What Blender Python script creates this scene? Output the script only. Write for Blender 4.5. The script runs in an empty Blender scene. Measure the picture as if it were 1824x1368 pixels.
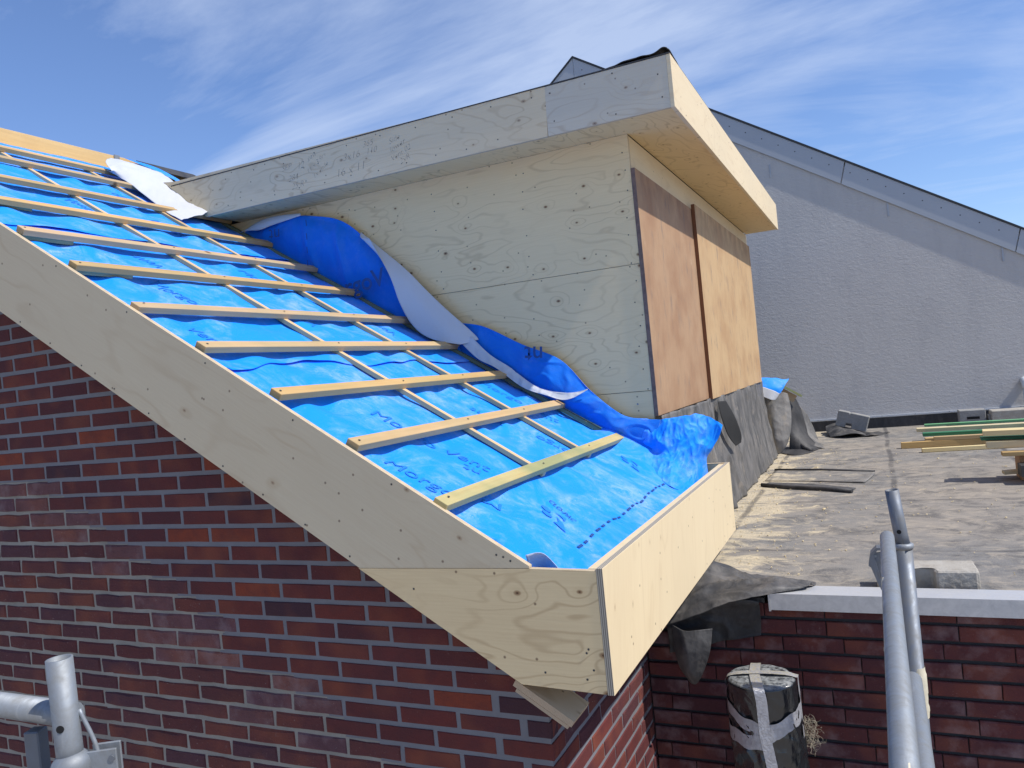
import bpy, bmesh, math, random
from mathutils import Vector, Matrix, noise
random.seed(7)
S = bpy.context.scene
COL = S.collection
PI = math.pi

# ------------------------------------------------------------------ camera
cam_d = bpy.data.cameras.new('camera'); cam = bpy.data.objects.new('camera', cam_d); COL.objects.link(cam)
right = Vector((0.9026, 0.4192, -0.0983)); down = Vector((-0.0857, -0.0488, -0.9951)); fwd = Vector((-0.4219, 0.9066, -0.0081))
M = Matrix((( right.x, -down.x, -fwd.x, 0.913), (right.y, -down.y, -fwd.y, -1.993), (right.z, -down.z, -fwd.z, 0.974), (0, 0, 0, 1)))
cam.matrix_world = M
cam_d.sensor_width = 36; cam_d.lens = 27.385; cam_d.clip_start = 0.05; cam_d.clip_end = 2000
S.camera = cam

# ------------------------------------------------------------------ light
SUN = Vector((0.60, -0.022, 0.795)).normalized()
sd = bpy.data.lights.new('sun', 'SUN'); sd.energy = 4.6; sd.angle = math.radians(0.53); sd.color = (1.0, 0.955, 0.88)
so = bpy.data.objects.new('sun', sd); COL.objects.link(so)
so.rotation_euler = SUN.to_track_quat('Z', 'Y').to_euler(); so.location = (6, 0, 8)
W = bpy.data.worlds.new('World'); S.world = W; W.use_nodes = True
wn = W.node_tree.nodes; wl = W.node_tree.links
for n in list(wn): wn.remove(n)
out = wn.new('ShaderNodeOutputWorld'); bg = wn.new('ShaderNodeBackground'); wl.new(bg.outputs[0], out.inputs[0])
sky = wn.new('ShaderNodeTexSky'); sky.sky_type = 'NISHITA'; sky.sun_disc = False
sky.sun_elevation = math.asin(SUN.z); sky.sun_rotation = math.atan2(SUN.x, SUN.y)
sky.altitude = 0; sky.air_density = 1.0; sky.dust_density = 0.4; sky.ozone_density = 2.5
tc = wn.new('ShaderNodeTexCoord')
# wispy cirrus, stretched along one direction of the sky plane
mp = wn.new('ShaderNodeVectorMath'); mp.operation = 'DIVIDE'
sep = wn.new('ShaderNodeSeparateXYZ'); wl.new(tc.outputs['Generated'], sep.inputs[0])
zz = wn.new('ShaderNodeMath'); zz.operation = 'MAXIMUM'; wl.new(sep.outputs[2], zz.inputs[0]); zz.inputs[1].default_value = 0.03
z2 = wn.new('ShaderNodeMath'); z2.operation = 'ADD'; wl.new(zz.outputs[0], z2.inputs[0]); z2.inputs[1].default_value = 0.25
cz = wn.new('ShaderNodeCombineXYZ')
for i in range(3): wl.new(z2.outputs[0], cz.inputs[i])
wl.new(tc.outputs['Generated'], mp.inputs[0]); wl.new(cz.outputs[0], mp.inputs[1])
mg = wn.new('ShaderNodeMapping'); mg.inputs['Rotation'].default_value = (0, 0, math.radians(-38)); mg.inputs['Scale'].default_value = (0.50, 1.55, 0.5)
wl.new(mp.outputs[0], mg.inputs[0])
n1 = wn.new('ShaderNodeTexNoise'); n1.inputs['Scale'].default_value = 1.5; n1.inputs['Detail'].default_value = 9; n1.inputs['Roughness'].default_value = 0.62; n1.inputs['Distortion'].default_value = 0.5
wl.new(mg.outputs[0], n1.inputs['Vector'])
n2 = wn.new('ShaderNodeTexNoise'); n2.inputs['Scale'].default_value = 1.3; n2.inputs['Detail'].default_value = 3
wl.new(mp.outputs[0], n2.inputs['Vector'])
ad = wn.new('ShaderNodeMath'); ad.operation = 'MULTIPLY_ADD'; wl.new(n2.outputs[0], ad.inputs[0]); ad.inputs[1].default_value = 0.55; wl.new(n1.outputs[0], ad.inputs[2])
rp = wn.new('ShaderNodeMapRange'); rp.inputs['From Min'].default_value = 0.74; rp.inputs['From Max'].default_value = 0.98
rp.inputs['To Min'].default_value = 0.02; rp.inputs['To Max'].default_value = 0.58
wl.new(ad.outputs[0], rp.inputs['Value'])
tint = wn.new('ShaderNodeMix'); tint.data_type = 'RGBA'; tint.blend_type = 'MULTIPLY'; tint.inputs[0].default_value = 1
wl.new(sky.outputs[0], tint.inputs[6]); tint.inputs[7].default_value = (0.86, 0.97, 1.22, 1)
mx = wn.new('ShaderNodeMix'); mx.data_type = 'RGBA'
wl.new(rp.outputs[0], mx.inputs[0]); wl.new(tint.outputs[2], mx.inputs[6]); mx.inputs[7].default_value = (5.0, 5.8, 7.4, 1)
wl.new(mx.outputs[2], bg.inputs[0]); bg.inputs[1].default_value = 0.130
S.view_settings.view_transform = 'Standard'; S.view_settings.look = 'None'
S.view_settings.exposure = 0.10; S.view_settings.gamma = 1; S.view_settings.use_curve_mapping = False

# ------------------------------------------------------------------ node helper
class NT:
    def __init__(s, name):
        s.m = bpy.data.materials.new(name); s.m.use_nodes = True
        s.t = s.m.node_tree; s.n = s.t.nodes; s.l = s.t.links
        s.b = s.n['Principled BSDF']; s.tc = s.n.new('ShaderNodeTexCoord')
    def put(s, sock, v):
        if isinstance(v, bpy.types.NodeSocket): s.l.new(v, sock)
        elif v is not None: sock.default_value = v
    def mth(s, op, a, b=None, c=None, clamp=False):
        n = s.n.new('ShaderNodeMath'); n.operation = op; n.use_clamp = clamp
        s.put(n.inputs[0], a); s.put(n.inputs[1], b)
        if c is not None: s.put(n.inputs[2], c)
        return n.outputs[0]
    def noise(s, vec, scale, det=3, rough=.5, dist=0, col=False):
        n = s.n.new('ShaderNodeTexNoise'); s.put(n.inputs['Vector'], vec); n.inputs['Scale'].default_value = scale
        n.inputs['Detail'].default_value = det; n.inputs['Roughness'].default_value = rough; n.inputs['Distortion'].default_value = dist
        return n.outputs[1 if col else 0]
    def voro(s, vec, scale, feat='F1', rand=1, dim='3D'):
        n = s.n.new('ShaderNodeTexVoronoi'); n.feature = feat; n.voronoi_dimensions = dim; s.put(n.inputs['Vector'], vec); n.inputs['Scale'].default_value = scale
        n.inputs['Randomness'].default_value = rand
        return n
    def mapr(s, v, a, b, c=0., d=1., smooth=False):
        n = s.n.new('ShaderNodeMapRange'); s.put(n.inputs['Value'], v)
        if smooth: n.interpolation_type = 'SMOOTHSTEP'
        for k, x in zip(('From Min', 'From Max', 'To Min', 'To Max'), (a, b, c, d)): s.put(n.inputs[k], x)
        return n.outputs[0]
    def mix(s, f, a, b, mode='MIX'):
        n = s.n.new('ShaderNodeMix'); n.data_type = 'RGBA'; n.blend_type = mode
        s.put(n.inputs[0], f); s.put(n.inputs[6], rgba(a)); s.put(n.inputs[7], rgba(b)); return n.outputs[2]
    def sep(s, v):
        n = s.n.new('ShaderNodeSeparateXYZ'); s.put(n.inputs[0], v); return n.outputs
    def comb(s, x, y, z=0.):
        n = s.n.new('ShaderNodeCombineXYZ'); s.put(n.inputs[0], x); s.put(n.inputs[1], y); s.put(n.inputs[2], z); return n.outputs[0]
    def dot(s, v, c):
        n = s.n.new('ShaderNodeVectorMath'); n.operation = 'DOT_PRODUCT'; s.put(n.inputs[0], v); n.inputs[1].default_value = c; return n.outputs['Value']
    def vadd(s, a, b):
        n = s.n.new('ShaderNodeVectorMath'); n.operation = 'ADD'; s.put(n.inputs[0], a); s.put(n.inputs[1], b); return n.outputs[0]
    def rnd(s):
        return s.n.new('ShaderNodeObjectInfo').outputs['Random']
    def bump(s, h, dist, strength=1., prev=None):
        n = s.n.new('ShaderNodeBump'); s.put(n.inputs['Height'], h); n.inputs['Distance'].default_value = dist; n.inputs['Strength'].default_value = strength
        if prev is not None: s.l.new(prev, n.inputs['Normal'])
        return n.outputs[0]
    def fin(s, col, rough=.7, metal=0., bump=None, spec=None):
        s.put(s.b.inputs['Base Color'], rgba(col)); s.put(s.b.inputs['Roughness'], rough); s.put(s.b.inputs['Metallic'], metal)
        if spec is not None: s.b.inputs['Specular IOR Level'].default_value = spec
        if bump is not None: s.l.new(bump, s.b.inputs['Normal'])
        return s.m
def rgba(c):
    return (c[0], c[1], c[2], 1.) if isinstance(c, tuple) and len(c) == 3 else c

def plywood(name, along, across, base=(.66, .54, .35), dark=(.36, .22, .10), seed=0., knots=1., lines=.42, grey=0.0, blot=.35, freq=9., thr=.42):
    """rotary-cut softwood plywood: contour figure, knots, fine streaks; along/across = unit vectors"""
    s = NT(name); P = s.tc.outputs['Object']
    u = s.mth('ADD', s.dot(P, along), seed); v = s.mth('ADD', s.dot(P, across), seed * .37)
    uv = s.comb(u, v)
    wob = s.noise(uv, 3., 3)
    stretch = s.comb(s.mth('MULTIPLY', u, .55), s.mth('MULTIPLY_ADD', wob, .10, s.mth('MULTIPLY', v, 1.9)))
    h = s.noise(stretch, 1.9, 3, .45, .25)
    kv = s.comb(s.mth('MULTIPLY', u, .75), s.mth('MULTIPLY', v, 1.15))
    vo = s.voro(kv, 6.4, dim='2D'); d = vo.outputs['Distance']; pick = s.sep(vo.outputs['Color'])[0]
    live = s.mth('GREATER_THAN', pick, thr)
    infl = s.mth('MULTIPLY', s.mapr(d, 0., .42, 1., 0., True), live)
    h2 = s.mth('MULTIPLY_ADD', infl, .10 * knots, h)
    fr = s.mth('FRACT', s.mth('MULTIPLY', h2, freq * 2))
    ln = s.mth('ABSOLUTE', s.mth('SUBTRACT', fr, .5))
    ln = s.mapr(ln, .34, .5, 0., 1., True)
    vis = s.mapr(s.noise(uv, 2.3, 2), .38, .60, .2, 1.)
    ln = s.mth('MULTIPLY', s.mth('MULTIPLY', ln, vis), lines)
    col = s.mix(ln, base, tuple(a * .3 + b * .7 for a, b in zip(base, dark)))
    band = s.mapr(s.noise(stretch, 2.2, 4, .6), .35, .68, 0., blot)
    col = s.mix(band, col, tuple(a * .68 + b * .32 for a, b in zip(base, dark)))
    st = s.noise(s.comb(s.mth('MULTIPLY', u, 3.), s.mth('MULTIPLY', v, 90.)), 2., 3)
    col = s.mix(s.mapr(st, .3, .75, 0., .16), col, (dark[0] * 1.2, dark[1] * 1.2, dark[2] * 1.2))
    big = s.noise(P, .9, 3)
    col = s.mix(s.mapr(big, .4, .7, 0., .35), col, (base[0] * .86, base[1] * .88, base[2] * .92))
    # knots: dark heart, brown ring, pale halo
    ksz = s.mapr(pick, thr, 1., .038, .078)
    core = s.mth('MULTIPLY', s.mapr(s.mth('DIVIDE', d, ksz), .45, 1.0, 1., 0., True), s.mth('MULTIPLY', live, .85 * min(1, knots)))
    heart = s.mth('MULTIPLY', s.mapr(s.mth('DIVIDE', d, ksz), .12, .42, 1., 0., True), s.mth('MULTIPLY', live, min(1, knots)))
    halo = s.mth('MULTIPLY', s.mapr(s.mth('DIVIDE', d, ksz), .8, 2.8, 1., 0., True), s.mth('MULTIPLY', live, .14 * min(1, knots)))
    col = s.mix(halo, col, (.42, .26, .11)); col = s.mix(core, col, (.24, .12, .05)); col = s.mix(heart, col, (.07, .03, .015))
    # tiny pin knots and nail marks
    v2 = s.voro(uv, 13., dim='2D'); d2 = v2.outputs['Distance']; p2 = s.mth('GREATER_THAN', s.sep(v2.outputs['Color'])[1], .78)
    col = s.mix(s.mth('MULTIPLY', s.mapr(d2, .03, .065, .75, 0.), p2), col, (.10, .05, .03))
    if grey: col = s.mix(grey, col, (.40, .385, .34))
    bm = s.bump(s.mth('MULTIPLY_ADD', st, .5, s.mth('MULTIPLY', s.noise(P, 60., 3), .4)), .0006, .6)
    return s.fin(col, .62, 0, bm, .35)

def timber(name, along, base=(.56, .375, .19), dark=(.32, .17, .06), green=0.):
    s = NT(name); P = s.tc.outputs['Object']; r = s.rnd()
    off = s.comb(s.mth('MULTIPLY', r, 37.), s.mth('MULTIPLY', r, 11.), s.mth('MULTIPLY', r, 5.))
    Q = s.vadd(P, off)
    a = s.dot(Q, along); q = s.sep(Q)
    mpn = s.n.new('ShaderNodeMapping'); s.put(mpn.inputs[0], Q)
    sc = [60. if abs(c) < .3 else 2.5 for c in along]; mpn.inputs['Scale'].default_value = sc
    g = s.noise(mpn.outputs[0], 1., 4, .6, .3)
    col = s.mix(s.mapr(g, .35, .7, 0., .7), base, tuple(.6 * x + .4 * y for x, y in zip(base, dark)))
    col = s.mix(s.mapr(s.noise(Q, 5., 3), .45, .7, 0., .35), col, (base[0] * .8, base[1] * .72, base[2] * .6))
    if green: col = s.mix(s.mapr(s.noise(Q, 3.5, 3), .38, .62, 0., green), col, (.20, .24, .13))
    vo = s.voro(Q, 6.); kn = s.mth('MULTIPLY', s.mapr(vo.outputs['Distance'], .05, .12, 1., 0.), s.mth('GREATER_THAN', s.sep(vo.outputs['Color'])[0], .6))
    col = s.mix(kn, col, (.16, .08, .03))
    hs = s.n.new('ShaderNodeHueSaturation'); s.put(hs.inputs['Value'], s.mapr(r, 0., 1., .88, 1.1)); s.put(hs.inputs['Saturation'], s.mapr(s.mth('FRACT', s.mth('MULTIPLY', r, 7.3)), 0., 1., .85, 1.1)); s.put(hs.inputs['Color'], col)
    return s.fin(hs.outputs[0], .68, 0, s.bump(g, .0010, .7), .3)

def edge_ply(name, normal, a=(.58, .46, .31), b=(.22, .15, .09), pitch=330.):
    s = NT(name); P = s.tc.outputs['Object']
    d = s.dot(P, normal); f = s.mth('FRACT', s.mth('MULTIPLY', d, pitch))
    col = s.mix(s.mapr(f, .45, .55, 0., 1.), a, b)
    col = s.mix(s.mapr(s.noise(P, 40., 3), .4, .7, 0., .5), col, tuple(x * .6 for x in a))
    return s.fin(col, .8, 0, s.bump(f, .0008, .6))

SL = Vector((.8499, 0, -.5269)); SN = Vector((.5269, 0, .8499)); YV = Vector((0, 1, 0))
M_ply_verge = plywood('plywood verge', tuple(SL), tuple(SN), base=(.63, .535, .37), seed=3.1, knots=.55, lines=.38, grey=.06, blot=.30, freq=5., thr=.78)
M_ply_box = plywood('plywood box side', (1, 0, 0), (0, 0, 1), base=(.78, .61, .35), seed=8.3, knots=.9, lines=.65, blot=.35, freq=9., thr=.6)
M_ply_boxe = plywood('plywood box front', (0, .3, .95), (0, -.95, .3), base=(.74, .60, .38), thr=.6, seed=5.7, knots=.25, lines=.2, blot=.3, freq=4.)
M_ply_cheek = plywood('plywood cheek', (1, 0, 0), (0, 0, 1), base=(.82, .625, .34), seed=1.9, knots=1., lines=.55, blot=.25, freq=8.)
M_ply_fa = plywood('plywood side fascia', (1, 0, 0), (0, 0, 1), base=(.76, .61, .38), seed=14.2, thr=.6, knots=.6, lines=.7, grey=.10, blot=.3, freq=9.)
M_ply_fb = plywood('plywood corner fascia', (1, 0, 0), (0, 0, 1), base=(.65, .58, .44), seed=22.6, knots=.8, lines=.7, grey=.2, blot=.3, freq=9.)
M_ply_ff = plywood('plywood front fascia', (0, 1, 0), (0, 0, 1), base=(.74, .61, .40), seed=31., thr=.75, knots=.3, lines=.25, blot=.25, freq=6.)
M_ply_sof = plywood('plywood soffit', (.25, .97, 0), (-.97, .25, 0), base=(.78, .58, .29), seed=41., knots=.6, lines=.75, blot=.4, freq=8.)
M_ply_plank = plywood('plywood soffit plank', tuple(SL), (0, 1, 0), base=(.62, .49, .32), seed=3., knots=.3, lines=.5, freq=5.)
M_edge_y = edge_ply('plywood edge across', (0, 1, 0), (.62, .5, .34), (.46, .35, .22)); M_edge_x = edge_ply('plywood edge lengthwise', (1, 0, 0), (.52, .46, .36), (.16, .14, .12), 190.)
M_edge_n = edge_ply('plywood edge sloped', tuple(SN), (.60, .48, .34), (.30, .2, .12))
M_bat = timber('batten wood', (0, 1, 0), green=.25); M_bat_g = timber('batten wood greenish', (0, 1, 0), base=(.50, .42, .22), green=.7)
M_cbat = timber('counter batten wood', (.85, 0, -.53), base=(.62, .44, .23)); M_treat = timber('treated wood', (.85, 0, -.53), base=(.20, .24, .14), dark=(.08, .10, .05))
M_ridge = timber('ridge beam wood', (0, 1, 0), base=(.66, .42, .14), dark=(.4, .22, .06))
M_brown = timber('brown timber', (.85, 0, -.53), base=(.38, .2, .09), dark=(.2, .09, .04))

def shutter(name, base, seed, dirt, top):
    s = NT(name); P = s.vadd(s.tc.outputs['Object'], (seed, seed, seed)); q = s.sep(P)
    st = s.noise(s.comb(0., s.mth('MULTIPLY', q[1], 55.), s.mth('MULTIPLY', q[2], 5.)), 1., 6, .7)
    col = s.mix(s.mapr(st, .35, .7, 0., .35), base, tuple(x * .6 for x in base))
    col = s.mix(s.mapr(s.noise(P, 3.2, 4, .6), .42, .68, 0., dirt), col, (base[0] * .62, base[1] * .48, base[2] * .42))
    col = s.mix(s.mapr(s.noise(s.comb(s.mth('MULTIPLY', q[1], 5.), s.mth('MULTIPLY', q[2], 1.6)), 3., 5, .65), .56, .72, 0., .65), col, (.17, .14, .12))
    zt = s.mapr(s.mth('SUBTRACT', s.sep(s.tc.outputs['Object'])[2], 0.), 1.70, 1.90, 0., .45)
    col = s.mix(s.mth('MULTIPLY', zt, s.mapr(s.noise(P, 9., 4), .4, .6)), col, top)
    sc = s.noise(s.comb(s.mth('MULTIPLY', q[1], 40.), s.mth('MULTIPLY', q[2], 6.)), 1., 5, .7)
    col = s.mix(s.mapr(sc, .66, .74, 0., .5), col, (.72, .6, .46))
    return s.fin(col, .7, 0, s.bump(s.mth('MULTIPLY_ADD', sc, .6, st), .0015, .7), .3)
M_shut1 = shutter('weathered red brown shuttering', (.42, .265, .155), 2., .6, (.16, .09, .06))
M_shut2 = shutter('weathered yellow shuttering', (.54, .365, .195), 9., .5, (.2, .12, .06))
M_shut_e = edge_ply('dark shuttering edge', (1, 0, 0), (.10, .06, .05), (.30, .20, .15), 260.)
M_shut_e2 = edge_ply('rusty shuttering edge', (1, 0, 0), (.26, .10, .04), (.10, .05, .03), 260.)

def brickmat(name, cols, rough_face, frost=0.):
    s = NT(name); r = s.rnd(); P = s.tc.outputs['Object']
    Q = s.vadd(P, s.comb(s.mth('MULTIPLY', r, 91.), s.mth('MULTIPLY', r, 53.), s.mth('MULTIPLY', r, 17.)))
    cr = s.n.new('ShaderNodeValToRGB'); e = cr.color_ramp.elements; cr.color_ramp.interpolation = 'CONSTANT'
    e[0].position = 0.; e[0].color = rgba(cols[0]); e[1].position = 1. / len(cols); e[1].color = rgba(cols[1])
    for i, c in enumerate(cols[2:]): x = e.new((i + 2.) / len(cols)); x.color = rgba(c)
    s.put(cr.inputs[0], r)
    n = s.noise(Q, 14., 5, .65); col = s.mix(s.mapr(n, .35, .7, 0., .5), cr.outputs[0], (.06, .024, .028))
    col = s.mix(s.mapr(s.noise(Q, 5., 2), .5, .72, 0., .35), col, (.30, .09, .04))
    if frost:
        q = s.sep(P)
        col = s.mix(s.mth('MULTIPLY', s.mapr(s.noise(Q, 9., 4, .6), .5, .72, 0., 1.), frost), col, (.42, .34, .34))
    sp = s.noise(Q, 160., 2); col = s.mix(s.mapr(sp, .70, .76, 0., .35 * rough_face), col, (.5, .42, .36))
    edge_ = s.noise(Q, 26., 6, .8); col = s.mix(s.mapr(edge_, .62, .72, 0., .5 * rough_face), col, (.22, .17, .16))
    v = s.noise(Q, 38., 6, .75, .4)
    return s.fin(col, .85, 0, s.bump(s.mth('ADD', v, s.mth('MULTIPLY', s.noise(Q, 170., 3), .5)), .002 + .0035 * rough_face, .8), .25)
M_brick_new = brickmat('new red brick', [(.125, .030, .027), (.105, .026, .026), (.140, .032, .026), (.088, .024, .028), (.13, .030, .027), (.118, .029, .027), (.10, .026, .027), (.055, .024, .033), (.11, .028, .028), (.135, .032, .026), (.095, .025, .028), (.12, .029, .027), (.125, .031, .030), (.112, .028, .027), (.13, .030, .027), (.215, .045, .023)], .25)
M_brick_old = brickmat('old rough brick', [(.115, .036, .035), (.095, .033, .039), (.125, .036, .034), (.105, .030, .031), (.085, .034, .044), (.12, .038, .037), (.14, .040, .033), (.11, .033, .035), (.092, .030, .032), (.11, .038, .042)], 1.)
M_brick_lime = brickmat('old brick dusted with lime', [(.15, .066, .07), (.125, .06, .074), (.14, .062, .065), (.16, .068, .066)], 1., .25)
M_brick_long = brickmat('dark brown red brick', [(.098, .029, .029), (.084, .026, .028), (.112, .031, .030), (.074, .025, .029), (.10, .030, .030), (.09, .029, .032)], .4, .26)

def simple(name, base, rough=.8, n1=(.4, .7, .5), scale=8., bump=.002, dark=None, metal=0., bscale=40.):
    s = NT(name); P = s.tc.outputs['Object']
    dark = dark or tuple(x * .55 for x in base)
    col = s.mix(s.mapr(s.noise(P, scale, 6, .65), n1[0], n1[1], 0., n1[2]), base, dark)
    return s.fin(col, rough, metal, s.bump(s.noise(P, bscale, 5, .7), bump, .8))
M_mort_new = simple('grey mortar', (.185, .183, .20), .9, (.35, .7, .4), 6.)
M_mort_old = simple('beige mortar', (.30, .275, .24), .95, (.35, .68, .6), 7., .004)
M_mort_dark = simple('dark recessed mortar', (.045, .045, .05), .95, (.35, .7, .5), 9., .003)
M_under = simple('black underside', (.02, .02, .02), .9)
M_pencil = simple('pencil line', (.13, .13, .14), .7); M_ink = simple('print on sheet', (.008, .165, .56), .55, (.35, .6, .75), 90., .0005, (.003, .22, .78)); M_ink2 = simple('dark print on sheet', (.008, .06, .24), .6)
M_white = None
def sheetmat(name, base, dusty, rough=.55):
    s = NT(name); P = s.tc.outputs['Object']
    w = s.noise(P, 3.2, 6, .68, 1.2); w2 = s.noise(P, 14., 5, .7, .8)
    ms = s.mth('MULTIPLY', s.mapr(w, .44, .66, 0., 1.), s.mapr(w2, .40, .66, .1, 1.))
    col = s.mix(s.mth('MULTIPLY', ms, dusty), base, (.42, .52, .80))
    v = s.voro(P, 34., 'DISTANCE_TO_EDGE')
    cre = s.mth('MULTIPLY', s.mapr(s.noise(P, 60., 4, .8, 2.), .57, .66, 0., 1.), s.mapr(w, .48, .62, 0., .9))
    col = s.mix(s.mth('MULTIPLY', cre, dusty * .9), col, (.55, .62, .85))
    h = s.mth('ADD', s.mth('MULTIPLY', s.noise(P, 9., 4, .6, .8), 1.), s.mth('MULTIPLY', s.noise(P, 45., 4, .6, 1.), .25))
    fib = s.noise(P, 600., 2)
    b = s.bump(h, .006, .55); b = s.bump(fib, .0003, .5, b)
    m = s.fin(col, rough, 0, b, .18)
    s.b.inputs['Sheen Weight'].default_value = .1
    return m
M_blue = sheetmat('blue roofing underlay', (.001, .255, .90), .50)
M_blue_shaded = sheetmat('blue underlay with painted shade', (.002, .155, .66), .10)  # same sheet as the roof blue, darkened in colour for the shaded upturned edge
M_back = simple('white underlay back', (.50, .515, .55), .55, (.4, .7, .25), 5., .004, (.55, .6, .68), 0., 9.)
def rubber(name, base, dust, dscale=3.):
    s = NT(name); P = s.tc.outputs['Object']
    q = s.sep(P)
    st = s.noise(s.comb(s.mth('MULTIPLY', q[0], 6.), s.mth('MULTIPLY', q[1], 6.), s.mth('MULTIPLY', q[2], 1.5)), 2., 6, .7, .6)
    col = s.mix(s.mapr(st, .36, .66, 0., dust), base, (.30, .275, .25))
    col = s.mix(s.mapr(s.noise(P, dscale * 3, 5, .7), .55, .75, 0., dust), col, (.36, .30, .23))
    return s.fin(col, .62, 0, s.bump(s.mth('ADD', s.noise(P, 12., 5, .6), s.mth('MULTIPLY', s.noise(P, 120., 3), .15)), .006, .7))
M_rub = rubber('dusty black rubber', (.032, .032, .034), .32); M_rub_grey = rubber('greyed rubber', (.065, .064, .062), .5); M_rub_pale = rubber('pale dusty rubber', (.17, .165, .155), .7); M_rub_blk = rubber('clean black rubber', (.018, .018, .02), .15)
def metal(name, base=(.27, .295, .325), rough=.5, met=.55, stain=.6):
    s = NT(name); P = s.tc.outputs['Object']
    n = s.noise(P, 22., 6, .7, .5); q = s.sep(P)
    st = s.noise(s.comb(s.mth('MULTIPLY', q[0], 60.), s.mth('MULTIPLY', q[1], 8.), s.mth('MULTIPLY', q[2], 8.)), 1., 4, .6)
    col = s.mix(s.mapr(n, .38, .68, 0., stain), base, (.20, .19, .17))
    col = s.mix(s.mapr(st, .58, .72, 0., .22), col, (.58, .60, .62))
    ro = s.mapr(n, .3, .7, rough, rough + .25)
    return s.fin(col, ro, met, s.bump(s.noise(P, 90., 5, .7), .0003, .6))
M_galv = metal('galvanised tube'); M_galv_d = metal('dull dark galvanised tube', (.16, .18, .215), .5, .6, .6); M_alu = metal('aluminium coping', (.60, .60, .60), .48, .55, .2)
M_paint = simple('dried cream paint splash', (.62, .56, .42), .8); M_hole = simple('dark hollow', (.006, .006, .007), .9)
M_conc = simple('concrete block', (.40, .375, .33), .95, (.38, .68, .55), 16., .006, (.24, .20, .15), 0., 55.)
M_conc2 = simple('grey concrete block', (.29, .285, .275), .95, (.38, .68, .45), 16., .005, None, 0., 55.)
def stucco():
    s = NT('grey stucco'); P = s.tc.outputs['Object']; q = s.sep(P)
    col = s.mix(s.mapr(s.noise(P, 1.1, 5, .6), .35, .7, 0., .35), (.54, .52, .50), (.46, .445, .43))
    col = s.mix(s.mapr(s.noise(s.comb(s.mth('MULTIPLY', q[0], 3.), 0., s.mth('MULTIPLY', q[2], .7)), 1.5, 5, .7), .5, .75, 0., .25), col, (.30, .30, .32))
    h = s.noise(s.comb(s.mth('MULTIPLY', q[0], 1.), q[1], s.mth('MULTIPLY', q[2], 1.6)), 26., 8, .72, .35)
    cr = s.voro(s.vadd(P, s.comb(s.mth('MULTIPLY', s.noise(P, 2.5, 4), 1.2), 0., 0.)), .9, 'DISTANCE_TO_EDGE').outputs['Distance']
    b = s.bump(s.mth('SUBTRACT', h, s.mapr(cr, 0., .006, .10, 0.)), .014, .6)
    return s.fin(col, .92, 0, b, .2)
M_stucco = stucco()
M_verge = simple('grey coated verge metal', (.40, .425, .46), .55, (.4, .7, .2), 2.5, .0004, (.30, .32, .36), .1)
M_slate = simple('black roof edge', (.025, .028, .035), .6)
M_pvc = simple('white pipe plastic', (.62, .66, .68), .4, (.4, .7, .2), 5., .0002)
def flatroof():
    s = NT('weathered bitumen roof'); P = s.tc.outputs['Object']; q = s.sep(P)
    base = s.mix(s.mapr(s.noise(P, 1.0, 4, .6), .38, .62), (.18, .178, .175), (.275, .245, .21))
    stv = s.comb(s.mth('MULTIPLY', q[0], 1.5), s.mth('MULTIPLY', q[1], 1.9), 0.)
    st = s.noise(stv, 3.0, 9, .74, .9)
    col = s.mix(s.mapr(st, .47, .62, 0., .72), base, (.06, .062, .068))
    col = s.mix(s.mapr(s.noise(s.vadd(stv, s.comb(7., 3., 0.)), 5., 9, .76, .9), .50, .62, 0., .7), col, (.36, .315, .255))
    gr = s.noise(P, 210., 3, .7); col = s.mix(s.mapr(gr, .50, .70, 0., .6), col, (.36, .31, .24))
    # saw dust: drifts along the dormer foot plus scattered patches
    edge = s.mapr(q[0], .05, .75, .20, -.03)
    sd = s.noise(s.comb(s.mth('MULTIPLY', q[0], 1.6), s.mth('MULTIPLY', q[1], 2.3), 3.), 2.1, 9, .70, .8)
    ms = s.mapr(s.mth('ADD', sd, edge), .60, .68, 0., .85)
    ms = s.mth('MULTIPLY', ms, s.mapr(s.noise(P, 85., 5, .8), .30, .60, .15, 1.))
    col = s.mix(ms, col, (.62, .52, .35))
    # sheet seams
    f = s.mth('FRACT', s.mth('ADD', s.mth('MULTIPLY', s.mth('MULTIPLY_ADD', s.noise(P, 1.6, 3), .05, q[0]), 1.25), .27))
    f2 = s.mth('FRACT', s.mth('MULTIPLY', s.mth('MULTIPLY_ADD', s.noise(P, 1.3, 3), .05, q[1]), .83))
    sm = s.mth('MAXIMUM', s.mapr(s.mth('ABSOLUTE', s.mth('SUBTRACT', f, .5)), .012, .03, .6, 0.), s.mapr(s.mth('ABSOLUTE', s.mth('SUBTRACT', f2, .5)), .006, .016, .5, 0.))
    sm = s.mth('MULTIPLY', sm, s.mapr(s.noise(P, 5., 3), .4, .55, .1, 1.))
    col = s.mix(sm, col, (.04, .04, .045))
    b = s.bump(s.mth('ADD', s.mth('MULTIPLY', st, .5), gr), .003, .7)
    return s.fin(col, .85, 0, b, .25)
M_flat = flatroof()
M_dust = simple('saw dust', (.66, .53, .31), .95, (.4, .7, .3), 30., .004)
M_ground = simple('paving far below', (.38, .34, .29), .9)

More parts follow.
